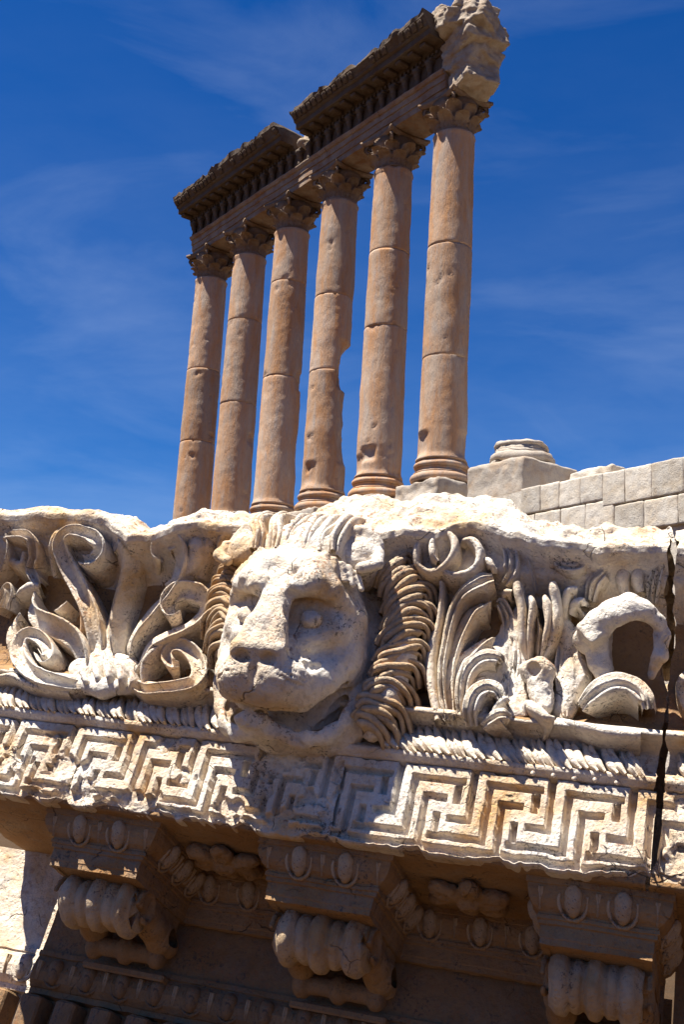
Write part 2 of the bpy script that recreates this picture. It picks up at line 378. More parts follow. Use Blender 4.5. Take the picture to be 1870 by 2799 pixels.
M_GREY = stone('grey_limestone', (.43,.37,.30,1), (.38,.28,.19,1), (.31,.295,.28,1), .45, .7, scale=.5, lichen=False, bump=.8, crack=False)
M_GROUND = stone('dry_earth', (.068,.040,.019,1), (.060,.033,.014,1), (.056,.04,.024,1), .4, .65, scale=.7, lichen=False, crack=False, bump=.8)

# ------------------------------------------------------------------ ground and podium
def ground_sheet():
    g = np.concatenate([-np.geomspace(3000, 14, 26), np.linspace(-12, 12, 61), np.geomspace(14, 3000, 26)])
    X, Y = np.meshgrid(g, g, indexing='ij'); R = np.hypot(X, Y)
    p = np.stack([X, Y, X*0], -1)
    Z = .05*fbm(p, .6, 3, 3)*np.clip(1.5-R/60, 0, 1)
    return np.stack([X, Y, Z], -1).reshape(-1, 3), grid_quads(len(g), len(g))
V, Q = ground_sheet(); tag(obj('ground', mesh_np('ground', V, Q), M_GROUND), kind='structure')

def unseen_hill_ring():
    a = np.linspace(0, 2*np.pi, 181)[:-1]; rows = []
    for t in a:
        h = 250*(1+.45*float(vnoise([math.cos(t)*3, math.sin(t)*3, 0], 1, 5))+.2*float(vnoise([math.cos(t)*9, math.sin(t)*9, 0], 1, 6)))
        rows.append([(math.cos(t)*rr, math.sin(t)*rr, z) for rr, z in ((1500,-2),(1750,h*.35),(2050,h*.8),(2350,h),(2900,h*.5))])
    V = np.array(rows).reshape(-1, 3); return V, grid_quads(180, 5, True)
V, Q = unseen_hill_ring(); tag(obj('skylight_block_hills', mesh_np('skylight_block_hills', V, Q), M_GROUND), kind='structure')  # unseen hill ring, added to cut low sky light on wall and soffit

CA = .62118; C6 = np.array([4.2715, 49.398]); ROWD = np.array([-math.sin(CA), math.cos(CA)]); ROWN = np.array([-math.cos(CA), -math.sin(CA)])
SPC = 4.57; ZB = 13.04 + CAM_H; ZT = 28.854 + CAM_H
def row(s, o, z):            # s metres along the row from the 6th column towards the 1st, o outward (towards the viewer), z world
    p = C6 + ROWD*s + ROWN*o; return (p[0], p[1], z)
def row_frame(s, z=0.0):     # x = along row (towards column 6 -> right), y = away from viewer, z up
    p = C6 + ROWD*s
    return Matrix(((-ROWD[0], -ROWN[0], 0, p[0]), (-ROWD[1], -ROWN[1], 0, p[1]), (0, 0, 1, z), (0, 0, 0, 1)))
PLINTH_Z = ZB - 2.62
V, Q = boxm((-26, -1.75, -PLINTH_Z), (30, 9, 0))
o = obj('podium', mesh_np('podium', V, Q, False), M_ASHLAR); o.matrix_world = row_frame(0, PLINTH_Z); tag(o, kind='structure')
# ------------------------------------------------------------------ the fallen cornice block
BLOCK = thing('cornice_block', M_BLOCK, 'fallen pale limestone cornice block carved with a lion head, acanthus and meander band', 'stone block')
NEXT = thing('cornice_block', M_BLOCK, 'neighbouring carved limestone block right of the dark crack, cut off by the picture edge', 'stone block')
_cx = [-2.3,-2.0,-1.75,-1.55,-1.42,-1.30,-1.20,-1.03,-.85,-.73,-.60,-.50,-.42,-.33,-.1,.1,.36,.50,.62,.78,1.0,1.2,1.3,1.45,1.8]
_cz = [1.375,1.387,1.405,1.40,1.36,1.30,1.37,1.445,1.44,1.425,1.40,1.41,1.47,1.55,1.575,1.585,1.585,1.55,1.48,1.445,1.43,1.42,1.43,1.47,1.47]
_lx = [-2.3,-1.95,-1.7,-1.45,-1.30,-1.15,-.98,-.8,-.6,-.3,0,.14,.25,.33,.45,.52,.65,.9,1.1,1.25,1.5]
_lz = [1.17,1.165,1.19,1.16,1.09,1.10,1.16,1.16,1.17,1.17,1.17,1.17,1.19,1.235,1.235,1.20,1.18,1.14,1.14,1.15,1.15]
def body_mesh(x0, x1, seed, step=.011):
    xs = np.arange(x0, x1 + step*.5, step); rows = []
    for x in xs:
        cz = np.interp(x, _cx, _cz) + .012*vnoise([x,0,0], 9, seed); lz = np.interp(x, _lx, _lz) +.03 + .018*vnoise([x,1,0], 11, seed) + .008*vnoise([x,2,0], 31, seed)
        ln = .315 + .03*vnoise([x,3,0], 7, seed) + .012*vnoise([x,4,0], 29, seed)
        ctl = [(-.9,cz-.22,2),(-.5,cz-.08,10),(-.1,cz-.01,24),(.06,cz,10),(.135,cz-.03,8),(.215,.45*cz+.55*lz+.01,10),(ln-.012,lz+.03,9),(ln,lz,4),(ln-.02,lz-.03,4)]
        zz = np.linspace(lz-.055, .465, 58)
        ctl += [(float(sima_ground(z)), z, 1) for i, z in enumerate(zz)]
        ctl += [(.072,.455,2),(.078,.432,2),(.020,.425,3),(-.055,.408,3),(-.050,.36,4),(-.024,.315,4),(.010,.282,4),(.030,.268,2),(.026,.252,2),(.010,.237,5),(.002,.231,2),(-.048,.228,3),
                (-.048,-.115,12),(-.05,-.134,2),(-.86,-.134,24),(-.93,-.134,2),(-.93,cz-.22,6)]
        pr = [ctl[0][:2]]
        for (a, b, k), (c, d, k2) in zip(ctl[:-1], ctl[1:]):
            for t in np.linspace(0, 1, k2+1)[1:]: pr.append((a+(c-a)*t, b+(d-b)*t))
        rows.append([(x, n, z) for n, z in pr])
    V = np.array(rows); m, k = V.shape[:2]; V = V.reshape(-1, 3)
    Q = grid_quads(m, k)
    nrm = vnormals(V, Q)
    rough = np.clip((V[:, 2]-np.interp(V[:, 0], _lx, _lz)-.03)/.04, 0, 1)
    amp = .0025 + .026*rough
    V = V + nrm*np.sign((nrm*[0,.3,1]).sum(1)+1e-6)[:, None]*0 + np.stack([V[:,0]*0, (fbm(V, 8, seed, 4, .55)-.9*rough*np.abs(vnoise(V, 17, seed+70)))*amp, (fbm(V, 8, seed+9, 4, .55)-.9*rough*np.abs(vnoise(V, 17, seed+75)))*amp*.8], -1)
    if x0 < -1.5:                                   # ragged left end: the corona broken shorter than the sima
        xe = np.interp(V[:, 2], [.40,.50,.62,1.1], [-1.97,-2.04,-2.12,-2.34]) + .03*fbm(V, 6, 77, 3); t = np.clip((-1.55-V[:, 0])/(-1.55-x0), 0, 1); V[:, 0] = np.where(t > 0, -1.55+(xe+1.55)*t, V[:, 0])
    for side, xx in ((1, x1), (-1, x0)):
        t = np.clip(1-np.abs(V[:, 0]-xx)/.05, 0, 1) if xx > -1 else 0; V[:, 0] += t*(.030*fbm(V*[0,1,1], 4.5 if side > 0 else 5.3, 61+side, 4)-.004*side)
    # end caps
    for row in (0, m-1):
        c = len(V); V = np.vstack([V, [[xs[0 if row == 0 else -1], -.4, .6]]]); a = row*k+np.arange(k-1)
        Q = np.vstack([Q, np.stack([a, a+1, np.full(k-1, c), np.full(k-1, c)], -1)])
    return nz2l(V), Q
X_END = 1.262
def patina_shade(o):                 # ochre crust plus shade put into the colour of relief ground and underside
    me = o.data; me.materials.append(M_OCHRE); n = len(me.polygons); c = np.zeros(n*3); me.polygons.foreach_get('center', c); c = c.reshape(-1, 3)
    nn, z = -c[:, 1], c[:, 2] + .03*fbm(c, 5, 88, 3); idx = ((z > .46) & (z < 1.0) & (nn < .30)) | (z < -.10)
    me.polygons.foreach_set('material_index', idx.astype(np.int32))
V, Q = body_mesh(-1.93, X_END, 1); BODY = obj('body', mesh_np('body', V, outward(V, Q)), M_LIME, BLOCK); patina_shade(BODY)
V, Q = body_mesh(1.285, 2.55, 2); patina_shade(obj('body', mesh_np('body', V, outward(V, Q)), M_LIME, NEXT))

# -- meander band, one panel per key
MP, MX0, MZ0 = .3194, -1.154, .052
def seg_d(u, w, pts):
    d = np.full(u.shape, 9.)
    for (ax, az), (bx, bz) in zip(pts[:-1], pts[1:]):
        dx = np.maximum(np.maximum(min(ax, bx)-u, u-max(ax, bx)), 0); dz = np.maximum(np.maximum(min(az, bz)-w, w-max(az, bz)), 0)
        d = np.minimum(d, np.maximum(dx, dz))
    return d
def key_grooves():
    g1 = [(.095,.30),(.095,-.042),(.022,-.042)]; g3 = [(-.095,-.168),(-.095,.042),(-.022,.042)]
    g2 = [(.048,.120),(-.155,.120),(-.155,-.120),(-.155-.115,-.120)]
    g2b = [(-.048,-.120),(.1644,-.120),(.1644,.120),(.1644+.11,.120)]
    g5 = [(.034,.074),(.034,.048)]; g5 = [(.036,.088),(.036,.040)]; g6 = [(-.036,-.088),(-.036,-.040)]
    gb = [(-.4,-.168),(.4,-.168)]
    return [g1, g2, g2b, g3, g5, g6, gb]
def key_panel(c, seed, erode, h=.0040, xl=None, xr=None):
    xl = c-MP/2 if xl is None else xl; xr = c+MP/2 if xr is None else xr
    xs = np.arange(xl, xr+h*.6, (xr-xl)/max(int(round((xr-xl)/h)), 2)); zt, zb = .226-MZ0, -.136-MZ0
    zs = np.linspace(zt, zb-.0, 102)
    U, W = np.meshgrid(xs-c, zs, indexing='ij'); P3 = np.stack([U+c, W*0+seed*.0, W], -1)
    Uw = U + .004*vnoise(P3, 18, 40); Ww = W + .004*vnoise(P3, 18, 44)
    d = np.full(U.shape, 9.)
    for sh in (-MP, 0, MP):
        for g in key_grooves(): d = np.minimum(d, seg_d(Uw-sh, Ww, g))
    hw = .0125 + .0015*vnoise(P3, 25, 60)
    s = np.clip((d-hw)/.0035, 0, 1); n = -.042*(1-s*s*(3-2*s))
    er = fbm(P3, 8, 71, 4, .6)
    bot = np.clip((-.06-W)/.12, 0, 1)
    lim = erode[0] + erode[1]*bot
    e = np.clip((er+lim-.55)/.18, 0, 1)
    n = n*(1-e) + e*(-.012-.022*np.clip(bot+.3,0,1)+.010*fbm(P3, 26, 80, 3))
    n = n + .0009*vnoise(P3, 40, 90) + .0016*vnoise(P3, 9, 91)
    Z = W + MZ0; edge = np.clip((zb+.055-W)/.055, 0, 1)
    cut = .030*np.clip(fbm(P3*[1,0,0], 6, 95, 4, .6)+erode[1]*.5, -.2, 1.6)
    Z = Z + edge*cut; n = n - edge**2*np.clip(cut, 0, 1)*.5
    tp = np.clip((W-zt+.02)/.02, 0, 1); Z = Z - tp*.012*np.clip(fbm(P3*[1,0,0], 24, 99, 3)+.0, 0, 1)
    V = np.stack([U+c, n, Z], -1)
    low = V[:, -1:, :].copy(); low2 = low.copy(); low2[..., 1] -= .03; low2[..., 2] -= .004; low3 = low2.copy(); low3[..., 1] = -.14; low3[..., 2] = -.131
    top = V[:, :1, :].copy(); top[..., 1] = -.050
    V = np.concatenate([top, V, low2, low3], 1); m, k = V.shape[:2]
    return nz2l(V.reshape(-1, 3)), grid_quads(m, k)[:, ::-1]
ER = {-3:(.12,.5), -2:(.05,.6), -1:(.10,.45), 0:(-.05,.55), 1:(.10,.85), 2:(.35,.35), 3:(.42,.5), 4:(-.7,.1), 5:(-.7,.0), 6:(-.7,.1), 7:(-.45,.8), 8:(.35,.6), 9:(.3,.5)}
for k in range(-3, 9):
    c = MX0 + MP*k; xl = max(c-MP/2, -1.95); xr = min(c+MP/2, X_END)
    if xr - xl < .02: continue
    V, Q = key_panel(c, k, ER[k], xl=xl, xr=xr); obj('meander_key', mesh_np('meander_key', V, Q), M_LIME, BLOCK)
for k in range(7, 12):
    c = MX0 + MP*k; xl = max(c-MP/2, 1.29); xr = min(c+MP/2, 2.54)
    if xr - xl < .02: continue
    V, Q = key_panel(c, k, ER.get(k, (.1,.4)) if k > 7 else (.2,.5), xl=xl, xr=xr); obj('meander_key', mesh_np('meander_key', V, Q), M_LIME, NEXT)
# beads along the ledge over the right-hand keys
V, Q = lathe([(0.0001,.011),(.006,.0095),(.0095,.0055),(.011,0),(.0095,-.0055),(.006,-.0095),(.0001,-.011)], 10); beadme = mesh_np('bead', V, Q)
for i, (u, v) in enumerate(((1458,2113),(1514,2119),(1571,2127),(1628,2131),(1688,2138))):
    p = L(u, v, .016); obj('bead', beadme, M_LIME, BLOCK, M=Matrix.Translation((p[0], -.014, p[2])))

# -- slanting leaf moulding under the sima
def tongue_mesh(seed):
    rr = np.random.default_rng(seed); parts = []
    for dx, w, lift in ((-.018,.0165,.0),(.014,.0170,.004)):
        pts = [(dx-.052,-.012,.432),(dx-.038,.016,.395),(dx-.018,.046,.350),(dx+.010,.066,.305),(dx+.044,.070,.266)]
        pts = [(a+rr.normal(0,.002), b-.026+lift+rr.normal(0,.003), c) for a, b, c in pts]
        parts.append(ribbon(pts, [w*.35,w*.85,w*1.25,w*1.15,w*.35], .04, RIDGE if seed % 2 else ROUND, .011, seed, amp=.004))
    V, Q = join(parts); V = nz2l(V); return mesh_np('leaf_tongue', V, Q)
TONG = [tongue_mesh(50+i) for i in range(5)]
rt = random.Random(4)
x = -2.0; i = 0
while x < 2.48:
    hide = -.43 < x < .13
    tgt = BLOCK if x < X_END-.02 else NEXT
    if not hide and not (X_END-.04 < x < 1.33):
        me = TONG[rt.randrange(5)]
        s = rt.uniform(.93, 1.05); Mx = Matrix.Translation((x, rt.uniform(-.004,.006), .34)) @ Matrix.Diagonal((rt.uniform(.9,1.15), rt.uniform(.85,1.15), s, 1)) @ Matrix.Translation((0,0,-.34))
        obj('leaf_tongue', me, M_LIME, tgt, M=Mx)
    x += .074 + rt.uniform(-.005,.005); i += 1

# -- acanthus frieze: every tendril or leaf a carved band, traced on the curved sima
def z3(x, y): return (x/2.24, 1330+y/2.24)
def z5(x, y): return (1100+x/2.0364, 1150+y/2.0364)
def z4(x, y): return (500+x/2.0907, 1330+y/2.0907)
def scroll(pts, wid, conv=z3, h=.085, sec=BAND, seed=0, parent=None, name='acanthus_scroll', depth=.20, hh=None, amp=.0055, dx=0.0):
    hs = np.full(len(pts), h) if hh is None else np.interp(np.linspace(0,1,len(pts)), np.linspace(0,1,len(hh)), hh)
    hs = np.array(hs, float); hs = np.array([a*np.interp(Ls(*conv(x, y), float(a))[2], [.90,1.08], [1,.92]) for (x, y), a in zip(pts, hs)]); hs[0] *= .15; hs[1] *= .7; hs[-1] *= .75
    P = [Ls(*conv(x, y), float(a)) for (x, y), a in zip(pts, hs)]
    w = np.array(wid, float) if np.ndim(wid) else np.full(len(pts), float(wid))
    w = w*(1.42 if conv is z3 else 1.38)
    if len(w) != len(pts): w = np.interp(np.linspace(0,1,len(pts)), np.linspace(0,1,len(w)), w)
    P = [p+np.array([dx, 0, 0]) for p in P]
    V, Q = ribbon(P, w, depth, sec, .010, seed, amp=amp)
    return obj(name, mesh_np(name, nz2l(V), Q[:, ::-1]), M_LIME, parent or BLOCK)
LEFT = [
 # centre stem
 ([(700,1060),(672,960),(668,840),(690,710),(725,580),(745,450),(728,340),(700,265)], [.026,.032,.036,.038,.042,.046,.046,.04], .095, RIDGE),
 # upper left scroll
 ([(590,1040),(570,900),(545,770),(490,640),(425,520),(375,420),(355,340),(385,280),(450,262),(530,280),(585,330),(588,400),(540,445),(490,440)], [.024,.028,.030,.032,.032,.030,.028,.027,.026,.026,.026,.026,.024,.018], .10, BAND),
 ([(330,560),(310,450),(305,360),(330,290),(380,255)], [.010,.014,.016,.016,.012], .07, ROUND),
 # upper right scroll
 ([(760,1040),(775,930),(830,830),(920,720),(1000,630),(1055,530),(1080,420),(1060,330),(1000,295),(955,330),(950,400),(990,430)], [.022,.026,.030,.032,.033,.034,.034,.030,.026,.022,.018,.014], .10, LEFTRIM),
 ([(1010,600),(1090,540),(1150,460),(1190,360),(1180,290)], [.012,.030,.040,.040,.030], .06, ROUND),
 # middle left
 ([(500,1130),(470,1000),(420,900),(330,840),(240,800),(180,760),(165,700),(190,640)], [.022,.030,.034,.034,.032,.028,.020,.012], .11, LEFTRIM),
 ([(330,760),(370,735),(410,700)], [.006,.014,.004], .06, ROUND),
 ([(480,940),(500,830),(495,740),(470,670)], [.012,.018,.018,.010], .09, ROUND),
 # lower left scroll
 ([(520,1215),(420,1200),(300,1175),(190,1130),(115,1050),(100,970),(135,905),(195,895),(250,930),(285,990),(278,1045),(240,1040),(215,1000)], [.016,.022,.026,.028,.030,.030,.028,.026,.024,.022,.018,.014,.010], .085, BAND),
 # outer left leaf
 ([(150,1120),(70,1000),(40,900),(50,820),(105,760)], [.016,.026,.030,.026,.012], .075, LEFTRIM),
 # middle right scroll
 ([(800,1120),(850,1020),(900,940),(990,890),(1090,845),(1180,790),(1235,715),(1225,645),(1160,610),(1080,605),(1020,650),(1005,715),(1040,760),(1090,745)], [.022,.028,.032,.034,.034,.034,.032,.028,.024,.022,.020,.019,.018,.012], .115, LEFTRIM),
 # lower right scroll
 ([(800,1200),(880,1235),(980,1228),(1090,1215),(1180,1185),(1215,1110),(1180,1020),(1110,965),(1045,975),(1015,1025),(1040,1075),(1095,1085)], [.016,.020,.022,.024,.026,.028,.028,.026,.024,.020,.018,.012], .085, BAND),
 ([(870,1200),(865,1110),(890,1040),(950,985),(1020,955)], [.012,.014,.014,.014,.010], .10, ROUND),
 # small calyx at the root
 ([(600,1240),(585,1160),(570,1085)], [.012,.013,.017], .10, ROUND), ([(665,1250),(655,1150),(640,1060)], [.012,.013,.018], .115, ROUND), ([(725,1250),(728,1180),(725,1105)], [.013,.013,.019], .11, ROUND),
 ([(545,1240),(520,1190),(490,1130)], [.012,.013,.012], .08, ROUND), ([(780,1240),(800,1190),(800,1130)], [.012,.014,.012], .08, ROUND),
 # far left fragments
 ([(20,300),(75,285),(150,290),(185,340),(195,420),(180,500),(205,560),(235,600)], [.016,.018,.018,.018,.020,.020,.018,.010], .09, BAND),
 ([(30,420),(75,450),(120,460),(140,400)], [.018,.020,.018,.012], .07, ROUND),
 ([(80,690),(110,640),(170,600),(235,600)], [.010,.016,.022,.018], .10, ROUND),
 ([(-40,760),(10,640),(35,600),(45,660),(20,740)], [.018,.018,.016,.014,.012], .08, BAND),
 ([(-60,560),(-10,480),(10,380),(0,290)], [.02,.024,.024,.02], .07, LEFTRIM),
 # ring beside the mane
 ([(1330,440),(1335,350),(1360,290),(1420,275),(1450,320),(1445,390),(1400,430)], [.012,.014,.016,.016,.016,.014,.010], .09, ROUND),
 ([(1210,560),(1225,440),(1260,340),(1310,290)], [.020,.030,.030,.02], .05, ROUND),
 # base moulding
 ([(-60,1165),(60,1150),(140,1190),(260,1225),(420,1255)], [.012,.014,.012,.012,.010], .05, ROUND),
]
for i, (pts, w, h, sec) in enumerate(LEFT): scroll(pts, w, z3, h, sec, 100+i)
for i, (pts, w, h, sec) in enumerate(LEFT[:18]): scroll(pts, w, z3, h, sec, 140+i, parent=NEXT, dx=3.26)      # the pattern repeats beyond the crack
RIGHT = [
 # interlaced loops at the top
 ([(150,690),(105,665),(72,710),(85,790),(150,830),(225,800),(280,730),(285,660),(245,612),(200,612),(165,660),(165,730),(200,780)], [.010,.013,.014,.015,.016,.016,.016,.016,.016,.015,.015,.014,.010], .075, ROUND),
 ([(320,690),(345,655),(395,660),(428,715),(415,790),(355,840),(280,850),(200,815)], [.010,.014,.016,.017,.017,.016,.016,.012], .075, ROUND),
 ([(420,800),(470,765),(500,800),(510,850)], [.014,.016,.014,.010], .07, ROUND),
 # tall leaf bands next to the mane
 ([(195,1660),(165,1500),(150,1370),(165,1230),(200,1110),(215,980),(215,890)], [.014,.018,.020,.018,.014,.012,.010], .075, ROUND),
 ([(240,1660),(215,1500),(212,1360),(235,1220),(255,1120),(290,1010),(345,935),(430,880),(505,860)], [.010,.012,.012,.012,.014,.016,.022,.032,.020], .095, FOLD),
 ([(265,1660),(250,1480),(255,1350),(290,1220),(335,1110),(375,1040),(440,1000),(490,990)], [.016,.020,.022,.022,.026,.028,.024,.012], .085, LEFTRIM),
 ([(290,1620),(265,1500),(270,1400),(305,1310),(365,1270),(420,1220),(480,1185),(515,1190)], [.020,.028,.034,.034,.030,.026,.022,.012], .115, LEFTRIM),
 ([(330,1640),(325,1520),(345,1400),(400,1330),(470,1300),(540,1310),(560,1345)], [.018,.024,.026,.026,.026,.022,.010], .125, FOLD),
 ([(385,1700),(370,1600),(400,1510),(470,1470),(530,1490),(560,1560)], [.020,.026,.028,.028,.022,.012], .125, FOLD),
 ([(440,1690),(500,1640),(560,1620),(610,1640)], [.018,.024,.022,.012], .10, FOLD),
 ([(470,1680),(520,1590),(570,1540),(600,1560)], [.012,.016,.016,.01], .10, ROUND),
 # stem in the middle
 ([(600,1640),(590,1480),(610,1330),(600,1200),(585,1080),(545,1000),(530,1010)], [.020,.028,.030,.026,.022,.016,.010], .045, FOLD),
 ([(690,1330),(675,1230),(665,1120),(660,1020),(645,940),(640,895)], [.012,.018,.018,.016,.018,.018], .10, ROUND),
 ([(700,1330),(705,1220),(712,1110),(722,1010),(715,975)], [.008,.012,.012,.014,.012], .11, ROUND),
 ([(790,1320),(830,1220),(852,1110),(858,1010),(845,930),(835,895)], [.012,.018,.018,.018,.020,.018], .10, ROUND),
 ([(770,1320),(790,1220),(810,1110),(805,1010),(795,970)], [.008,.013,.014,.018,.014], .11, ROUND),
 ([(900,1100),(905,1000),(925,935),(975,930)], [.014,.018,.018,.010], .075, ROUND),
 ([(935,1080),(955,1010),(1000,990),(1005,1030)], [.012,.020,.020,.012], .085, ROUND),
 ([(560,1010),(570,950),(610,950)], [.012,.016,.012], .07, ROUND),
 ([(760,1330),(755,1250),(760,1160),(750,1080)], [.012,.022,.024,.010], .085, RIDGE),
 ([(900,1640),(890,1500),(885,1350),(910,1230),(960,1170),(1040,1120)], [.014,.02,.024,.024,.02,.012], .03, FOLD),
 ([(690,1640),(690,1570),(740,1590),(800,1640),(850,1650)], [.012,.020,.020,.016,.012], .09, ROUND),
 # right-hand arch
 ([(985,1590),(1040,1520),(1120,1460),(1210,1440),(1300,1470),(1360,1530),(1375,1600)], [.022,.030,.034,.034,.030,.026,.018], .13, FOLD),
 ([(860,1660),(1000,1690),(1150,1720),(1330,1740)], [.014,.018,.020,.018], .06, ROUND),
 # top right half-buried scrolls
 ([(830,660),(880,780),(960,800),(1010,760),(1005,700),(970,680)], [.016,.022,.024,.022,.016,.010], .03, FOLD),
 ([(640,680),(700,760),(730,880),(745,960)], [.030,.030,.022,.012], .025, RIDGE),
 ([(1080,830),(1120,760),(1190,740),(1220,800)], [.016,.022,.022,.014], .045, FOLD), ([(1040,1000),(1060,900),(1120,840)], [.018,.026,.016], .035, FOLD), ([(560,900),(600,820),(600,720),(560,660)], [.018,.028,.026,.016], .035, FOLD), ([(1390,1010),(1400,900),(1430,800)], [.016,.024,.018], .03, FOLD),
 ([(1240,760),(1230,860),(1245,960)], [.022,.026,.018], .035, ROUND), ([(1320,770),(1310,860),(1330,950)], [.020,.024,.016], .035, ROUND),
]
for i, (pts, w, h, sec) in enumerate(RIGHT): scroll(pts, w, z5, h, sec, 200+i, name='acanthus_leaf')

# -- hollow flower and broken calyx right of the lion, carved free of the ground
def vol_part(name, pts_fn, lo, hi, h, parent=None, amp=.004, seed=0, freq=14):
    v = Vol(lo, hi, h); pts_fn(v); V, Q = v.mesh()
    V = weather(V, Q, amp, freq, amp*.4, seed); V = nz2l(V); return obj(name, mesh_np(name, V, outward(V, Q)), M_LIME, parent or BLOCK)
def flower(v):
    g = lambda x, y, h: Ls(*z5(x, y), h)
    v.stroke([g(1030,1220,.07), g(1110,1140,.13), g(1190,1080,.17), g(1270,1045,.18), g(1350,1060,.17), g(1420,1110,.14), g(1460,1190,.11), g(1455,1290,.08)], [.050,.062,.062,.056,.042,.030,.024,.02], .03); v.box(g(1120,1160,.12), (.095,.055,.055), .015, .02, R=np.array([[.78,0,-.62],[0,1,0],[.62,0,.78]]))
    v.stroke([g(1030,1220,.05), g(1120,1250,.06), g(1110,1340,.05), g(1130,1420,.05)], [.045,.05,.045,.035], .04)
    v.stroke([g(1340,1220,.10), g(1400,1230,.11), g(1430,1300,.10), g(1400,1350,.08)], [.026,.034,.034,.024], .02)
    v.stroke([g(1400,1350,.05), g(1390,1420,.05)], [.03,.02], .02)
    v.ell(g(1285,1270,.06), (.095,.160,.125), .010, 'd')
V0 = Ls(*z5(1240,1230), .08)
vol_part('flower_hood', flower, (V0[0]-.32, -.08, V0[2]-.26), (V0[0]+.28, .48, V0[2]+.28), .0085, seed=5, amp=.006)
def calyx(v):
    g = lambda x, y, h: Ls(*z5(x, y), h)
    v.ell(g(755,1400,.06), (.075,.07,.05), .03); v.stroke([g(760,1400,.05), g(770,1500,.04), g(790,1600,.03)], [.062,.05,.035], .03)
    v.ell(g(730,1370,.13), (.03,.05,.03), .015, 'd'); v.stroke([g(790,1440,.11), g(785,1520,.10)], [.014,.012], .015, 'd'); v.stroke([g(720,1410,.11), g(735,1500,.09)], [.012,.012], .015, 'd')
V0 = Ls(*z5(765,1480), .06)
vol_part('calyx', calyx, (V0[0]-.14, -.06, V0[2]-.2), (V0[0]+.14, .25, V0[2]+.2), .008, seed=6, amp=.008, freq=20)
def roots(v):
    g = lambda x, y, h: Ls(*z3(x, y), h)
    v.ell(g(640,1130,-.03), (.20,.065,.10), .03); v.ell(g(650,960,-.035), (.12,.055,.13), .03); v.stroke([g(500,1215,-.01), g(640,1240,.0), g(800,1225,-.01)], [.04,.045,.04], .03)
    for x, y, x2, y2 in ((560,1180,530,1000),(620,1190,610,1000),(690,1190,700,1010),(750,1190,770,1010)): v.stroke([g(x,y,.085), g(x2,y2,.07)], [.010,.006], .01, 'd')
V0 = Ls(*z3(640,1080), .03)
vol_part('leaf_root', roots, (V0[0]-.34, -.08, V0[2]-.24), (V0[0]+.34, .2, V0[2]+.30), .0095, seed=15, amp=.006)
def backing(v):
    g = lambda x, y, h: Ls(*z5(x, y), h)
    v.stroke([g(640,1640,-.04), g(620,1400,-.03), g(640,1180,-.03), g(700,1020,-.04)], [.06,.07,.065,.04], .04); v.stroke([g(900,1620,-.04), g(960,1420,-.03), g(930,1240,-.03), g(880,1080,-.04)], [.05,.065,.055,.035], .04)
    v.stroke([g(420,1640,-.02), g(440,1480,-.01), g(500,1340,-.01), g(540,1240,-.03)], [.05,.055,.05,.03], .04)
    for pts in (((655,1560),(640,1380),(665,1200)), ((600,1540),(590,1380),(610,1220)), ((940,1560),(985,1400),(950,1260)), ((470,1600),(490,1450),(530,1320))): v.stroke([g(*p, .035) for p in pts], [.012,.014,.008], .012, 'd')
V0 = Ls(*z5(700,1350), .03)
vol_part('leaf_backing', backing, (V0[0]-.34, -.08, V0[2]-.30), (V0[0]+.34, .22, V0[2]+.34), .010, seed=16, amp=.006)
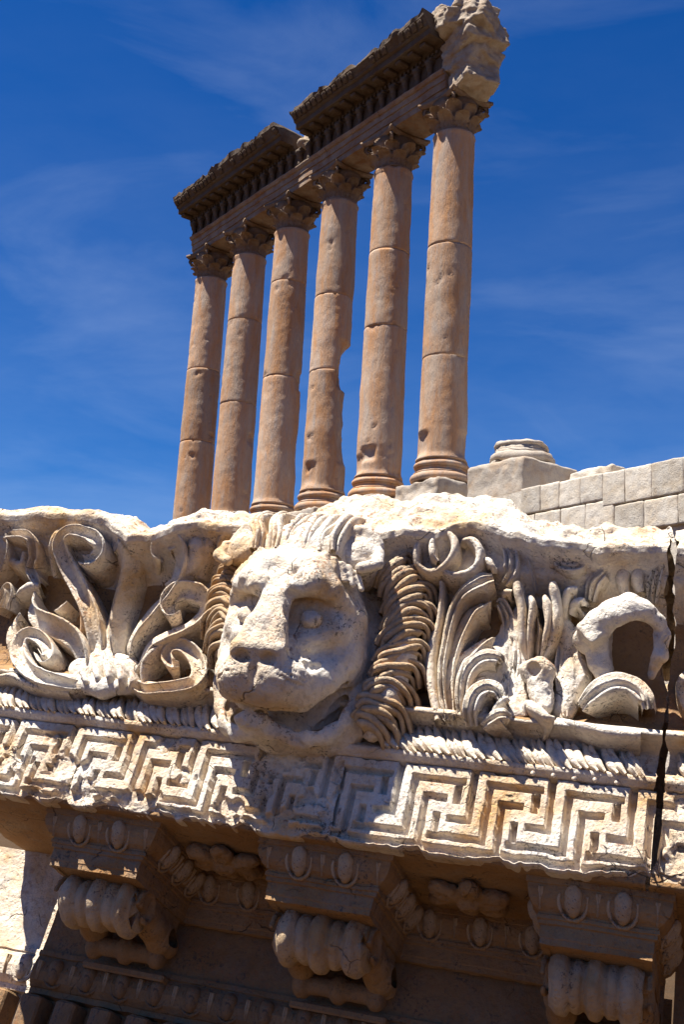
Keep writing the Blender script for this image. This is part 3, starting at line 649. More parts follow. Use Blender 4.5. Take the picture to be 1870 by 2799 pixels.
# ------------------------------------------------------------------ lion head
XC = -.33
LION = obj('lion_head', bpy.data.meshes.new('lion_head'), M_LIME, BLOCK, 'weathered lion head with open jaws, staring eyes and curled mane')
def lion_vol(v):
    both = lambda f: [f(s) for s in (-1, 1)]
    # skull, neck and wall mass
    v.ell((.03,.03,.74), (.40,.17,.44), .05)
    v.ell((0,.20,.78), (.300,.27,.30), .06)
    v.ell((0,.355,.87), (.200,.175,.125), .05)
    v.ell((0,.27,1.03), (.270,.20,.175), .06)
    # muzzle: broad flat bridge, nose, lip pads running out to the cheek
    both(lambda s: v.stroke([(s*.022,.490,.80),(s*.034,.510,.68),(s*.050,.520,.55),(s*.066,.518,.455)], [.038,.040,.046,.050], .018))
    v.stroke([(0,.495,.80),(0,.512,.68),(0,.518,.56),(0,.512,.46)], [.045,.050,.056,.060], .02)
    v.ell((0,.35,.50), (.150,.115,.17), .04)
    v.stroke([(-.086,.524,.430),(.086,.524,.430)], [.046,.046], .014)
    v.ell((0,.385,.370), (.185,.145,.128), .035)
    both(lambda s: v.ell((s*.085,.405,.345), (.108,.108,.092), .05))
    both(lambda s: v.ell((s*.130,.330,.385), (.092,.105,.112), .04))
    both(lambda s: v.stroke([(s*.150,.315,.365),(s*.195,.280,.440),(s*.225,.230,.540)], [.080,.082,.085], .04))
    # cheeks, cheek bones, temples
    both(lambda s: v.stroke([(s*.160,.370,.575),(s*.215,.325,.645),(s*.265,.26,.76)], [.055,.062,.07], .05))
    both(lambda s: v.ell((s*.245,.18,.62), (.095,.13,.16), .05))
    # heavy brow ridges, rising outwards
    both(lambda s: v.stroke([(s*.048,.505,.715),(s*.085,.520,.745),(s*.138,.500,.780),(s*.200,.435,.795),(s*.258,.345,.760)], [.036,.052,.060,.055,.040], .014))
    both(lambda s: v.ell((s*.110,.43,.865), (.095,.11,.085), .05))
    v.stroke([(-.005,.535,1.02),(0,.560,.93),(0,.566,.85),(0,.560,.77),(0,.565,.72)], [.020,.030,.034,.026,.014], .022, 'd')
    both(lambda s: v.stroke([(s*.035,.56,.745),(s*.06,.57,.80)], [.012,.010], .015, 'd'))
    # jaw and broken chin
    v.stroke([(-.085,.280,.235),(-.03,.265,.225)], [.052,.048], .03); v.stroke([(-.06,.26,.230),(-.04,.05,.250)], [.048,.065], .03)
    both(lambda s: v.stroke([(s*.03,.215,.212),(s*.14,.175,.212),(s*.225,.125,.262),(s*.285,.080,.358),(s*.31,.06,.46)], [.040,.040,.042,.044,.045], .04)); v.ell((.08,.0,.30), (.26,.10,.09), .05)
    v.ell((.02,.02,.40), (.36,.10,.17), .06)
    # the gape: a deep dark crescent climbing to the cheek
    for dn, rr in ((0,1.0),(-.06,1.0),(-.12,1.0),(-.18,1.0),(-.24,.9)):
        both(lambda s: v.stroke([(0,.365+dn,.258),(s*.067,.355+dn,.250),(s*.130,.325+dn,.246),(s*.190,.285+dn,.275),(s*.236,.245+dn,.346),(s*.262,.215+dn,.425),(s*.275,.195+dn,.485)], np.array([.014,.022,.031,.037,.037,.031,.020])*rr, .008, 'd'))
    # mane bed
    both(lambda s: v.stroke([(s*(.43 if s > 0 else .35),.10,1.03),(s*(.465 if s > 0 else .37),.12,.85),(s*(.475 if s > 0 else .36),.11,.66),(s*(.45 if s > 0 else .31),.08,.48),(s*(.41 if s > 0 else .26),.05,.33)], [.06,.065,.065,.06,.05], .04))
    # eye sockets with deep inner corners
    both(lambda s: v.ell((s*.146,.500,.648), (.060,.085,.046), .014, 'd'))
    both(lambda s: v.stroke([(s*.088,.545,.675),(s*.092,.525,.60)], [.032,.024], .02, 'd'))
    both(lambda s: v.stroke([(s*.118,.520,.590),(s*.138,.480,.520)], [.026,.022], .025, 'd'))
    # nostrils, philtrum, lip line
    both(lambda s: v.ell((s*.058,.545,.382), (.036,.045,.024), .010, 'd'))
    v.stroke([(0,.560,.385),(0,.525,.335),(0,.49,.28)], [.014,.017,.012], .015, 'd')
    both(lambda s: v.stroke([(s*.135,.530,.43),(s*.130,.520,.475),(s*.112,.53,.52)], [.015,.014,.008], .02, 'd'))
    for k in range(3): both(lambda s, k=k: v.stroke([(s*(.085+.012*k),.520-.006*k,.372-.022*k),(s*(.140+.012*k),.492-.010*k,.360-.022*k),(s*(.185+.008*k),.440-.014*k,.372-.022*k)], [.005,.006,.004], .006, 'd'))
    # broken patches (brow, snarl)
    for c, rr in (((.085,.555,.775),.026),((.045,.555,.79),.020),((.150,.455,.445),.034),((.190,.415,.430),.032),((.120,.495,.430),.022),((.205,.38,.45),.025),((-.06,.385,.19),.04),((-.02,.365,.165),.035)):
        v.ell(c, (rr, rr, rr*.9), .01, 'd')
    both(lambda s: v.stroke([(s*.18,.43,.53),(s*.25,.34,.52)], [.012,.012], .03, 'd'))
    # brow hair folds running to the ear
    for k in range(5):
        both(lambda s, k=k: v.stroke([(s*(.155+.030*k),.470-.026*k,.945-.004*k),(s*(.170+.034*k),.452-.026*k,.875-.004*k)], [.019,.016], .010))
v = Vol((-.52,-.06,.10), (.56,.66,1.30), .0075); lion_vol(v); V, Q = v.mesh()
rough = np.zeros(len(V))
for c, rr in (((.17,.43,.44),.10),((.06,.54,.80),.09),((0,.33,.16),.12),((-.16,.40,.36),.06),((.20,.38,.90),.07)): rough += np.exp(-(np.linalg.norm(V-np.array(c), axis=1)/rr*1.6)**2)
nn = vnormals(V, Q)
V = V + nn*(.0055*fbm(V, 9, 21, 3) + .0020*fbm(V, 38, 22, 2) - .010*np.clip(fbm(V, 13, 27, 3)-.62, 0, 1) + rough*.016*fbm(V, 34, 23, 2))[:, None]
V[:, 0] += XC; V = nz2l(V); me = mesh_np('lion_head', V, outward(V, Q)); me.materials.append(M_LIME); LION.data = me
# eyeballs
for s in (-1, 1):
    V, Q = lathe([(.0001,.044),(.014,.042),(.026,.037),(.037,.026),(.043,.013),(.044,0),(.037,-.02),(.0001,-.03)], 24)
    V = V[:, [0, 2, 1]]; r2 = np.hypot(V[:, 0], V[:, 2]); V[:, 1] -= .005*np.exp(-(r2/.012)**2)
    V = V*[1.12,1.0,.96] + [XC+s*.148,.418,.644]; V = weather(V, Q, .003, 24, .002, 31+s); V = nz2l(V)
    obj('eye', mesh_np('eye', V, outward(V, Q)), M_LIME, LION)
# ears
def ear(s):
    c = np.array((s*(.255 if s > 0 else .31),.345,1.075)); a = math.radians(22)*s
    R = np.array([[math.cos(a), math.sin(a), 0], [-math.sin(a), math.cos(a), 0], [0, 0, 1]])
    v = Vol(c-[.2,.2,.22], c+[.2,.17,.2], .0075)
    v.ell(c, (.108,.050,.120), .02, R=R); v.ell(c+R@np.array((0,.055,.0)), (.095,.040,.106), .006, 'd', R=R)
    v.stroke([c+[0,-.02,-.03], c+[-s*.02,-.14,-.04]], [.075,.09], .03)
    v.stroke([c+[s*.095,.0,-.02], c+[s*.105,.02,-.09], c+[s*.04,.045,-.135]], [.022,.026,.026], .015)
    V, Q = v.mesh(); V = weather(V, Q, .005, 14, .002, 44+s); V[:, 0] += XC; V = nz2l(V)
    obj('ear', mesh_np('ear', V, outward(V, Q)), M_LIME, LION)
ear(1); ear(-1)
# mane: curled locks of parallel strands
def lock(pts, rad, n, gap, seed, name='mane_lock', depth=.07, side=None):
    rr = np.random.default_rng(seed); parts = []; pts = np.array(pts, float)
    T = np.gradient(pts, axis=0); B = np.cross(T, [0,1,0]); B /= np.linalg.norm(B, axis=1, keepdims=True)+1e-9
    for k in range(n):
        if name == 'mane_lock' and k != 1 and rr.random() < .10: continue
        off = (k-(n-1)/2)*gap*rr.uniform(.92,1.08); lift = -.012*abs(k-(n-1)/2) + rr.normal(0,.004)
        P = pts + B*off*np.linspace(.75,1.1,len(pts))[:, None]; P[:, 1] += lift; P = P + rr.normal(0,.0045,P.shape)
        w = gap*.60*np.interp(np.linspace(0,1,len(pts)), [0,.5,1], [.8,1.05,.55])
        parts.append(ribbon(P, w, depth, ROUND, .011, seed+k, amp=.0035))
    V, Q = join(parts); V[:, 0] += XC; V = nz2l(V); return obj(name, mesh_np(name, V, Q[:, ::-1]), M_MANE if name == 'mane_lock' else M_LIME, LION)
def gm(x, y, n):
    q = L(*z4(x, y), n); q[0] -= XC; return q
# side locks: from the cheek outwards, rolling over and tucking in
IN_R = [(.328,.24,.985),(.375,.23,.886),(.389,.21,.763),(.401,.20,.632),(.379,.19,.518),(.344,.18,.397),(.334,.15,.314)]
OUT_R = [(.420,.22,1.115),(.515,.185,1.045),(.556,.165,.93),(.566,.15,.80),(.562,.13,.66),(.540,.12,.50),(.505,.10,.36),(.45,.09,.255)]
IN_L = [(-.30,.30,.985),(-.300,.31,.90),(-.295,.32,.808),(-.285,.32,.716),(-.257,.31,.627),(-.215,.29,.542)]
OUT_L = [(-.40,.275,1.06),(-.440,.27,.95),(-.448,.27,.86),(-.440,.265,.77),(-.425,.255,.68),(-.395,.24,.59),(-.345,.22,.51)]
def along(P, t):
    P = np.array(P); return np.array([np.interp(t, np.linspace(0,1,len(P)), P[:, k]) for k in range(3)])
for P, Qo, n, gap in ((IN_R, OUT_R, 10, .031), (IN_L, OUT_L, 8, .024)):
    for i in range(n):
        t = (i+.3)/n; rr = np.random.default_rng(i+n); a, b = along(P, t), along(Qo, t)
        mid = a*.45+b*.55; mid[1] += .045-.025*t; mid[2] += .030 + rr.normal(0,.012); q1 = a*.85+b*.15; q1[1] += .018; q1[2] += .012
        e = b + [(b[0]-a[0])*.10, -.075, -.045]; b = b + [0, .012, .012]
        lock([a-[0,.02,.015], q1, mid, b, e], 0, 3, gap*rr.uniform(.94,1.06), 300+i*10+n, depth=.11)
# crown tufts combed back over the top
for i, (x0, x1) in enumerate(((-.20,-.22),(-.12,-.125),(-.045,-.02),(.035,.065),(.105,.15),(.17,.215))):
    lock([(x0,.460,.975),(x0-.01,.475,1.06),(x1-.04,.435,1.16),(x1-.05,.35,1.255),(x1-.05,.22,1.33)], 0, 3, .023, 500+i*7, name='crown_tuft', depth=.09)
# ------------------------------------------------------------------ soffit: modillions, egg mouldings, rosettes, lower wall
def plan_sweep(path, prof, close=False, seed=0):
    """path [(x,n)] in plan, stone on the right-hand side when walking; prof [(o,z)] o = offset to the left (out of the stone)"""
    p = np.array(path, float); rows = []; m = len(p)
    for i in range(m):
        a = p[i]-p[i-1] if i > 0 else p[1]-p[0]; b = p[i+1]-p[i] if i < m-1 else a
        a = a/np.linalg.norm(a); b = b/np.linalg.norm(b)
        na, nb = np.array([-a[1], a[0]]), np.array([-b[1], b[0]]); mit = (na+nb)/(1+na@nb)
        rows.append([(p[i][0]+mit[0]*o, p[i][1]+mit[1]*o, z) for o, z in prof])
    # subdivide along the path
    R = []
    for i in range(m-1):
        k = max(int(np.linalg.norm(p[i+1]-p[i])/.02), 1)
        for t in np.linspace(0, 1, k, endpoint=False): R.append(np.array(rows[i])*(1-t)+np.array(rows[i+1])*t)
    R.append(np.array(rows[-1])); V = np.array(R); m, k = V.shape[:2]; V = V.reshape(-1, 3)
    V = V + np.stack([vnoise(V, 22, seed+j) for j in range(3)], -1)*.0035
    return V, grid_quads(m, k)
CROWN = [(0,-.372),(0,-.350),(.004,-.345),(.004,-.298),(.014,-.294),(.014,-.279),(.022,-.276),(.022,-.262),(.016,-.258),(.018,-.250),(.040,-.236),(.058,-.212),(.066,-.185),(.066,-.160),(.074,-.157),(.074,-.130)]
# egg with its shell, standing on a moulding: x along, y = out of the stone, z up
def egg_mesh(name, w, hgt, bulge):
    v = Vol((-w*1.35,-.05,-hgt*.85), (w*1.35,bulge*1.6,hgt*.8), .0048)
    v.ell((0,0,0), (w*.62,bulge,hgt*.58), .006)
    for s in (-1, 1):
        a = np.linspace(-.25, 1.45, 8); pts = [(s*w*math.cos(t)*1.0, .004, -hgt*.68*math.sin(t)) for t in a]
        v.stroke(pts, [.0065]*8, .004, flat=1.5)
    V, Q = v.mesh(); V = weather(V, Q, .003, 30, .001, 3); V = V[:, [0, 1, 2]]*[1,-1,1]
    return mesh_np(name, V, outward(V, Q))
EGG = egg_mesh('egg', .056, .112, .030); EGG_LOW = egg_mesh('egg', .058, .105, .045); EGG_LOW2 = EGG_LOW.copy()
def dart_mesh():
    V, Q = ribbon([(0,.012,.04),(0,.014,0),(0,.010,-.05)], [.010,.012,.004], .03, RIDGE, .012, 9); V = nz2l(V); return mesh_np('dart', V, Q[:, ::-1])
DART = dart_mesh()
def mould_frame(x, n, z, ang, tilt):
    """local y- axis = out; ang rotates the outward direction in plan (0 = out of the face), tilt leans it downwards"""
    return Matrix.Translation((x, -n, z)) @ Matrix.Rotation(ang, 4, 'Z') @ Matrix.Rotation(tilt, 4, 'X')
MODS = [(-1.155,.222), (-.076,.232), (1.068,.212)]
NF, NBK = -.195, -.80
def modillion(cx, hw, idx, full=True):
    lab = ['shaded scroll bracket at the sunlit broken end of the block', 'scroll bracket hanging below the lion head', 'stained, shade-darkened scroll bracket nearest the dark crack'][idx]
    # slab with crown moulding
    V, Q = plan_sweep([(cx-hw, NBK-.06), (cx-hw, NF), (cx+hw, NF), (cx+hw, NBK-.06)], [(-.03,-.374)]+CROWN, seed=idx*7)
    bV, bQ = boxm((cx-hw+.01, NBK-.05, -.371), (cx+hw-.01, NF-.01, -.16)); V, Q = join([(V, Q), (bV, bQ)])
    V = nz2l(V); root = obj('modillion', mesh_np('modillion', V, Q, True), M_OCHRE, BLOCK, lab)
    me = root.data; me.polygons.foreach_set('use_smooth', [False]*len(me.polygons))
    # rolled front bolster with rings
    xs = np.linspace(-hw*.86, hw*.86, 74); rings = np.array([-.68,-.02,.64])*hw*.95; small = np.array([-.36,.31])*hw*.95
    r = .100 + sum(.032*np.exp(-((xs-q)/.030)**4) for q in rings) + sum(.014*np.exp(-((xs-q)/.022)**4) for q in small)
    r[0] = .001; r[-1] = .001; xs[0] = xs[1]; xs[-1] = xs[-2]
    V, Q = lathe(np.stack([r, xs], -1), 40, axis=0); V = V[:, [0, 1, 2]]*[1,1.04,.95]
    V = V + [cx, NF-.215, -.448]; V = weather(V, Q, .009, 10, .003, 60+idx); V = nz2l(V)
    obj('bolster', mesh_np('bolster', V, outward(V, Q)), M_MANE, root)
    # S-shaped flank running back to a small roll at the wall
    for s in (-1, 1):
        P = [(cx+s*hw*.66, NF-.24, -.42),(cx+s*hw*.72, NF-.30,-.44),(cx+s*hw*.76,NF-.40,-.46),(cx+s*hw*.78,NF-.50,-.50)]
        v = Vol((cx+s*hw*.78-.06,NBK-.06,-.72), (cx+s*hw*.78+.06,NF+.02,-.34), .009)
        v.stroke(P, [.05,.06,.065,.06], .02); v.stroke([(cx+s*hw*.80,NF-.50,-.47),(cx+s*hw*.80,NBK+.02,-.50)], [.07,.06], .02)
        v.box((cx+s*hw*.80,(NF+NBK)/2-.08,-.40),(.030,.22,.05), .01)
        th = np.linspace(0, 5.2, 12); v.stroke([(cx+s*(hw*.80+.035), NF-.215+.10*math.cos(t)*(1-t/9), -.448+.10*math.sin(t)*(1-t/9)) for t in th], .011, .01)
        V, Q = v.mesh(); V = weather(V, Q, .003, 16, .001, 5); V = nz2l(V); obj('flank', mesh_np('flank', V, outward(V, Q)), M_OCHRE, root)
    xs = np.linspace(-hw*.95, hw*.95, 40); r = .042 + sum(.022*np.exp(-((xs-q)/.030)**4) for q in (-.75*hw, 0, .75*hw)); r[0] = r[-1] = .001; xs[0] = xs[1]; xs[-1] = xs[-2]
    V, Q = lathe(np.stack([r, xs], -1), 26, axis=0); V = V + [cx, NBK+.05, -.555]; V = weather(V, Q, .004, 14, .0015, 70+idx); V = nz2l(V)
    obj('lower_roll', mesh_np('lower_roll', V, outward(V, Q)), M_SHADE, root)
    V, Q = boxm((cx-hw*.98, NBK-.07, -.66), (cx+hw*.98, NBK+.03, -.625), .008); V = nz2l(V); obj('footing', mesh_np('footing', V, outward(V, Q), False), M_SHADE, root)
    for k, dx in enumerate((-.45, .45)):
        obj('egg', EGG, M_MANE, root, M=mould_frame(cx+dx*hw, NF+.052, -.205, 0, math.radians(30)))
    for dx in (-1.06, 0, 1.06): obj('dart', DART, M_MANE, root, M=mould_frame(cx+dx*hw, NF+.054, -.205, 0, math.radians(30)))
    for sd in (-1, 1):
        for t in (.16, .33, .50):
            if sd < 0 and t > .4: continue
            obj('egg', EGG, M_MANE, root, M=mould_frame(cx+sd*(hw+.052), NF-t, -.207, math.pi/2*sd, math.radians(30)))
            obj('dart', DART, M_MANE, root, M=mould_frame(cx+sd*(hw+.054), NF-t-.085, -.205, math.pi/2*sd, math.radians(30)))
    return root
for i, (cx, hw) in enumerate(MODS): modillion(cx, hw, i)
# crown moulding along the back of each coffer
for (xa, xb) in ((-1.155+.222, -.076-.232), (-.076+.232, 1.068-.212)):
    V, Q = plan_sweep([(xa, NBK), (xb, NBK)], [(-.03,-.374)]+CROWN, seed=31); V = nz2l(V)
    c = obj('coffer_moulding', mesh_np('coffer_moulding', V, Q, False), M_OCHRE, BLOCK)
    n = 3
    for k in range(n):
        x = xa+(xb-xa)*(k+.5)/n; obj('egg', EGG, M_MANE, c, M=mould_frame(x, NBK+.052, -.205, 0, math.radians(30)))
        if k < n-1: obj('dart', DART, M_MANE, c, M=mould_frame(x+(xb-xa)/n/2, NBK+.054, -.205, 0, math.radians(30)))
# rosettes in the coffers
for i, cx in enumerate((-.64, .50)):
    def ros(v, cx=cx, i=i):
        rr = np.random.default_rng(i+3)
        for k in range(6):
            a = k*math.pi/3+.4+i; c = (cx+.115*math.cos(a), -.44+.105*math.sin(a), -.165)
            Rm = np.array([[math.cos(a),-math.sin(a),0],[math.sin(a),math.cos(a),0],[0,0,1]])
            v.ell(c, (.082,.050,.034+.01*rr.random()), .012, R=Rm); v.ell((c[0],c[1],-.205), (.05,.018,.020), .01, 'd', R=Rm)
        v.ell((cx,-.44,-.185), (.055,.055,.04), .015); v.ell((cx+.01,-.45,-.235), (.024,.024,.028), .008, 'd')
    rs = vol_part('rosette', ros, (cx-.26,-.70,-.28), (cx+.26,-.18,-.10), .0085, seed=80+i, amp=.010, freq=16); rs.data.materials[0] = M_OCHRE
# lower wall with egg course
def wall_mesh(x0, x1):
    prof = [(-.95,-.125),(-.862,-.130),(-.862,-.60),(-.845,-.602),(-.840,-.625),(-.85,-.630),(-.835,-.655),(-.822,-.70),(-.832,-.745),(-.862,-.772),(-.872,-.775),(-.872,-.80),(-.93,-.81),(-.93,-3.0),(-1.6,-3.0),(-1.6,-.14)]
    xs = np.arange(x0, x1+.001, .02); rows = []
    pr = [prof[0]]
    for a, b in zip(prof[:-1], prof[1:]):
        k = max(int(math.dist(a, b)/.03), 1)
        for t in np.linspace(0, 1, k+1)[1:]: pr.append((a[0]+(b[0]-a[0])*t, a[1]+(b[1]-a[1])*t))
    V = np.array([[(x, n, z) for n, z in pr] for x in xs]); m, k = V.shape[:2]; V = V.reshape(-1, 3)
    V = V + np.stack([vnoise(V, 16, 120+j) for j in range(3)], -1)*.004
    Q = grid_quads(m, k)
    for rw in (0, m-1):
        c = len(V); V = np.vstack([V, [[xs[0 if rw == 0 else -1], -1.2, -1.2]]]); a = rw*k+np.arange(k-1)
        Q = np.vstack([Q, np.stack([a, a+1, np.full(k-1, c), np.full(k-1, c)], -1)])
    return nz2l(V), Q
V, Q = wall_mesh(-1.66, 1.30); WALL = obj('lower_wall', mesh_np('lower_wall', V, outward(V, Q), False), M_SHADE, BLOCK)
V, Q = wall_mesh(-2.7, -1.662); WALL2 = obj('sunlit_wall_end', mesh_np('sunlit_wall_end', V, outward(V, Q), False), M_LIME, BLOCK, 'sunlit end of the lower wall, kept in the pale stone')  # wall colour split at the sun edge: lit end pale, shaded part darkened
V, Q = wall_mesh(1.34, 2.6); obj('lower_wall', mesh_np('lower_wall', V, outward(V, Q), False), M_SHADE, NEXT)
x = -2.27
while x < 1.2:
    wl, mw = (WALL2, M_LIME) if x < -1.6 else (WALL, M_SHADE); obj('egg', EGG_LOW if x < -1.6 else EGG_LOW2, mw, wl, M=mould_frame(x, -.836, -.695, 0, math.radians(8)))
    obj('dart', DART, M_MANE, wl, M=mould_frame(x+.0925, -.822, -.695, 0, math.radians(8)))
    x += .185
V, Q = boxm((-.055,-.0,-.30), (.055,.14,0), .012); V = weather(V, Q, .004, 9, .001); dentme = mesh_np('dentil', V, outward(V, Q), False)
x = -2.35
while x < 1.2:
    obj('dentil', dentme, M_SHADE, WALL if x > -1.6 else WALL2, M=Matrix.Translation((x, .79, -.815))); x += .19
# ------------------------------------------------------------------ the six standing columns
def rock_mesh(name, fn, lo, hi, h, amp, freq, seed, cuts=0, cd=(1.0, 1.6)):
    v = Vol(lo, hi, h); fn(v)
    if cuts:                                             # angular fractures
        rr = np.random.default_rng(seed); c = (np.array(lo)+hi)/2
        for k in range(cuts):
            nn = rr.normal(0, 1, 3); nn /= np.linalg.norm(nn); dd = rr.uniform(*cd)
            v.put(lambda X, Y, Z: -((X-c[0])*nn[0]+(Y-c[1])*nn[1]+(Z-c[2])*nn[2]-dd), np.array(lo), np.array(hi), .03, 'd')
    V, Q = v.mesh(); n = vnormals(V, Q)
    V = V + n*(amp*fbm(V, freq, seed, 4, .55)-amp*.7*np.abs(vnoise(V, freq*2.3, seed+40)))[:, None]; return mesh_np(name, V, outward(V, Q))
def rough_block(name, lo, hi, seed, amp=.03, rnd=.06, h=.08):
    c = (np.array(lo)+hi)/2; rr = (np.array(hi)-lo)/2
    return rock_mesh(name, lambda v: v.box(c, rr, rnd, .05), np.array(lo)-.25, np.array(hi)+.25, h, amp, 1.1, seed)
R_BOT, R_TOP = 1.085, .955
def shaft_r(t): return R_BOT + (R_TOP-R_BOT)*(t**1.6)
def drum(z0, z1, H, seed, dmg, seg=64):
    zs = np.arange(z0, z1, .11); zs = np.append(zs, z1); a = np.linspace(0, 2*np.pi, seg, endpoint=False)
    A, Z = np.meshgrid(a, zs, indexing='ij'); Rr = shaft_r(Z/H)
    if z0 < .05: Rr = Rr + .10*np.exp(-(Z/.16)**2)
    if z1 > H-.05: Rr = Rr + .055*np.exp(-((H-Z-.10)/.09)**4)
    P = np.stack([np.cos(A)*Rr, np.sin(A)*Rr, Z], -1)
    e = np.minimum(Z-z0, z1-Z); jn = np.exp(-(e/.03)**2)*.014
    chip = np.clip(fbm(P+seed*3.1, 1.1, seed, 4)-.60, 0, 1)*.26*np.exp(-(e/.28)**2)
    pit = np.clip(fbm(P, 1.7, seed+9, 4, .6)-.88, 0, 1)*.20
    Rr = Rr - jn - chip - pit + .020*fbm(P, .8, seed+4, 3) + .009*vnoise(P, 5, seed)
    for az, zc, wa, wz, dep in dmg:
        da = np.abs((A-az+np.pi) % (2*np.pi)-np.pi)
        k = np.clip(1-(da/wa)**2, 0, 1)*np.clip(1-(np.abs(Z-zc)/wz)**2.5, 0, 1)
        Rr = Rr - dep*np.sqrt(k)*(1+.35*fbm(P, 1.1, 55, 3))
    V = np.stack([np.cos(A)*Rr, np.sin(A)*Rr, Z], -1).reshape(-1, 3); Q = grid_quads(seg, len(zs), True)
    n = len(V); V = np.vstack([V, [[0,0,z0],[0,0,z1]]]); k = len(zs); i = np.arange(seg); j = (i+1) % seg
    Q = np.vstack([Q, np.stack([j*k, i*k, np.full(seg, n), np.full(seg, n)], -1), np.stack([i*k+k-1, j*k+k-1, np.full(seg, n+1), np.full(seg, n+1)], -1)])
    return mesh_np('drum', V, outward(V, Q))
def attic_base(seed):
    pr = [(1.02,0),(1.05,0)]
    def torus(zc, r0, h): return [(r0+h*.95*math.cos(t), zc+h*math.sin(t)) for t in np.linspace(-1.5, 1.5, 9)]
    pr = [(.5,-1.02),(1.30,-1.02)] + torus(-.80, 1.18, .21) + [(1.24,-.58),(1.24,-.545),(1.16,-.50),(1.125,-.44),(1.15,-.37),(1.185,-.355)] + torus(-.22, 1.13, .125) + [(1.15,-.085),(1.15,-.05),(1.10,-.02),(.5,0)]
    V, Q = lathe(pr, 56); V = weather(V, Q, .018, 1.6, .006, seed); return mesh_np('base', V, outward(V, Q))
def plinth_mesh(seed):
    return rough_block('plinth', (-1.46,-1.46,-2.61), (1.46,1.46,-1.03), seed, .09, .10)
CAPH = 1.80
def cap_leaf(h, w, out, seed):
    t = np.linspace(0, 1, 13); s = np.linspace(-1, 1, 9); T, S = np.meshgrid(t, s, indexing='ij')
    wid = w*(.75+.45*np.sin(T*2.2))*(1-.55*np.clip(T-.75, 0, 1)/.25)*(1+.16*np.sin(T*24))
    zz = h*(np.where(T < .8, T*1.12, .896+.10*np.sin((T-.8)/.2*np.pi*.75)))
    oo = .07 + .10*T + out*np.clip(T-.50, 0, 1)**1.4*3.6 - .06*np.abs(S)**2 + .035*np.cos(S*9)*(T < .9)
    V = np.stack([S*wid, oo, zz], -1).reshape(-1, 3); Q = grid_quads(13, 9)
    V2 = V.copy(); V2[:, 1] -= .10; n = len(V); Q2 = Q[:, ::-1]+n
    b = list(range(9)) + [i*9+8 for i in range(1, 13)] + [12*9+j for j in range(7, -1, -1)] + [i*9 for i in range(11, 0, -1)]
    rim = [(b[i], b[(i+1) % len(b)], b[(i+1) % len(b)]+n, b[i]+n) for i in range(len(b))]
    V = np.vstack([V, V2]); Q = np.vstack([Q, Q2, rim]); V = V + np.stack([vnoise(V, 4, seed+j) for j in range(3)], -1)*.03
    return mesh_np('acanthus_leaf', V, outward(V, Q))
def volute_mesh():
    th = np.linspace(0, 7.4, 26); r = .27*(1-th/9.2)
    path = [(0, .0, -.95),(0,.06,-.6),(0,.22,-.25)] + [(0, .36+r0*math.sin(t)*1.0-.0, -.27+r0*math.cos(t)) for t, r0 in zip(th, r)]
    V, Q = ribbon([(p[0], p[1], p[2]) for p in path], .085, .10, ROUND, .05, 3, out=(1,0,0), amp=.01)
    V2, Q2 = ribbon([(p[0], p[1], p[2]) for p in path], .085, .10, ROUND, .05, 4, out=(-1,0,0), amp=.01)
    V, Q = join([(V+[.03,0,0], Q), (V2-[.03,0,0], Q2)]); return mesh_np('volute', V, Q)
LEAF = [cap_leaf(.78, .34, .34, 3), cap_leaf(1.30, .36, .40, 8)]; VOL = volute_mesh()
def bell_mesh():
    V, Q = lathe([(.3,0),(.93,0),(.95,.05),(.90,.12),(.86,.3),(.86,1.0),(.92,1.5),(1.12,1.85),(.4,1.86)], 40); return mesh_np('bell', V, outward(V, Q))
BELL = bell_mesh()
def abacus_mesh(seed):
    pts = []
    for q in range(4):
        a0 = q*math.pi/2
        for t in np.linspace(-1, 1, 11):
            rx, ry = 1.02+.22*t*t, 1.20*t
            pts.append((rx*math.cos(a0)-ry*math.sin(a0), rx*math.sin(a0)+ry*math.cos(a0)))
    pts = np.array(pts); lev = [(.86,1.84),(.95,1.86),(.97,1.95),(1.03,2.0),(1.03,2.15),(.3,2.15)]
    V = np.stack([np.concatenate([pts[i]*s, [z]]) for i in range(len(pts)) for s, z in lev]); Q = grid_quads(len(pts), len(lev), True)
    V = weather(V, Q, .03, 2.2, .012, seed); return mesh_np('abacus', V, outward(V, Q))
H = ZT - ZB
JOINTS = [(.33,.62),(.42,.74),(.45,.80),(.40,.66),(.47,.72),(.30,.64)]
# damage: azimuth measured in the row frame (x right, y away), height, half-angle, half-height, depth
TOVIEW = math.atan2(-(-C6[0]*ROWN[0]-C6[1]*ROWN[1]), (-C6[0]*-ROWD[0]+-C6[1]*-ROWD[1]))
DMG = [[], [(TOVIEW+1.35,4.6,.5,.35,.16)], [(TOVIEW+1.45,7.0,.55,.5,.18),(TOVIEW+1.5,3.0,.5,1.2,.06)],
       [(TOVIEW+1.6,6.7,1.15,1.3,.48),(TOVIEW+1.6,4.2,1.05,2.7,.30),(TOVIEW-.7,.9,.45,.6,.16),(TOVIEW+1.4,9.4,.5,1.6,.07)],
       [(TOVIEW-.5,1.05,.42,.38,.20),(TOVIEW-1.2,.6,.5,.5,.14)],
       [(TOVIEW-1.15,.75,.55,.55,.20),(TOVIEW+1.2,.8,.6,.6,.18),(TOVIEW+1.45,5,.5,2.5,.06)]]
CLAB = ['farthest column at the left end of the row, its foot hidden behind the block', 'second column from the left, just right of the farthest one', 'third column from the left, just left of the one with a bite in its side',
        'column with a large bite out of its right side, fourth from the left', 'fifth column from the left, chipped just above its ringed base', 'nearest and tallest column at the right end of the row, on a tall plinth']
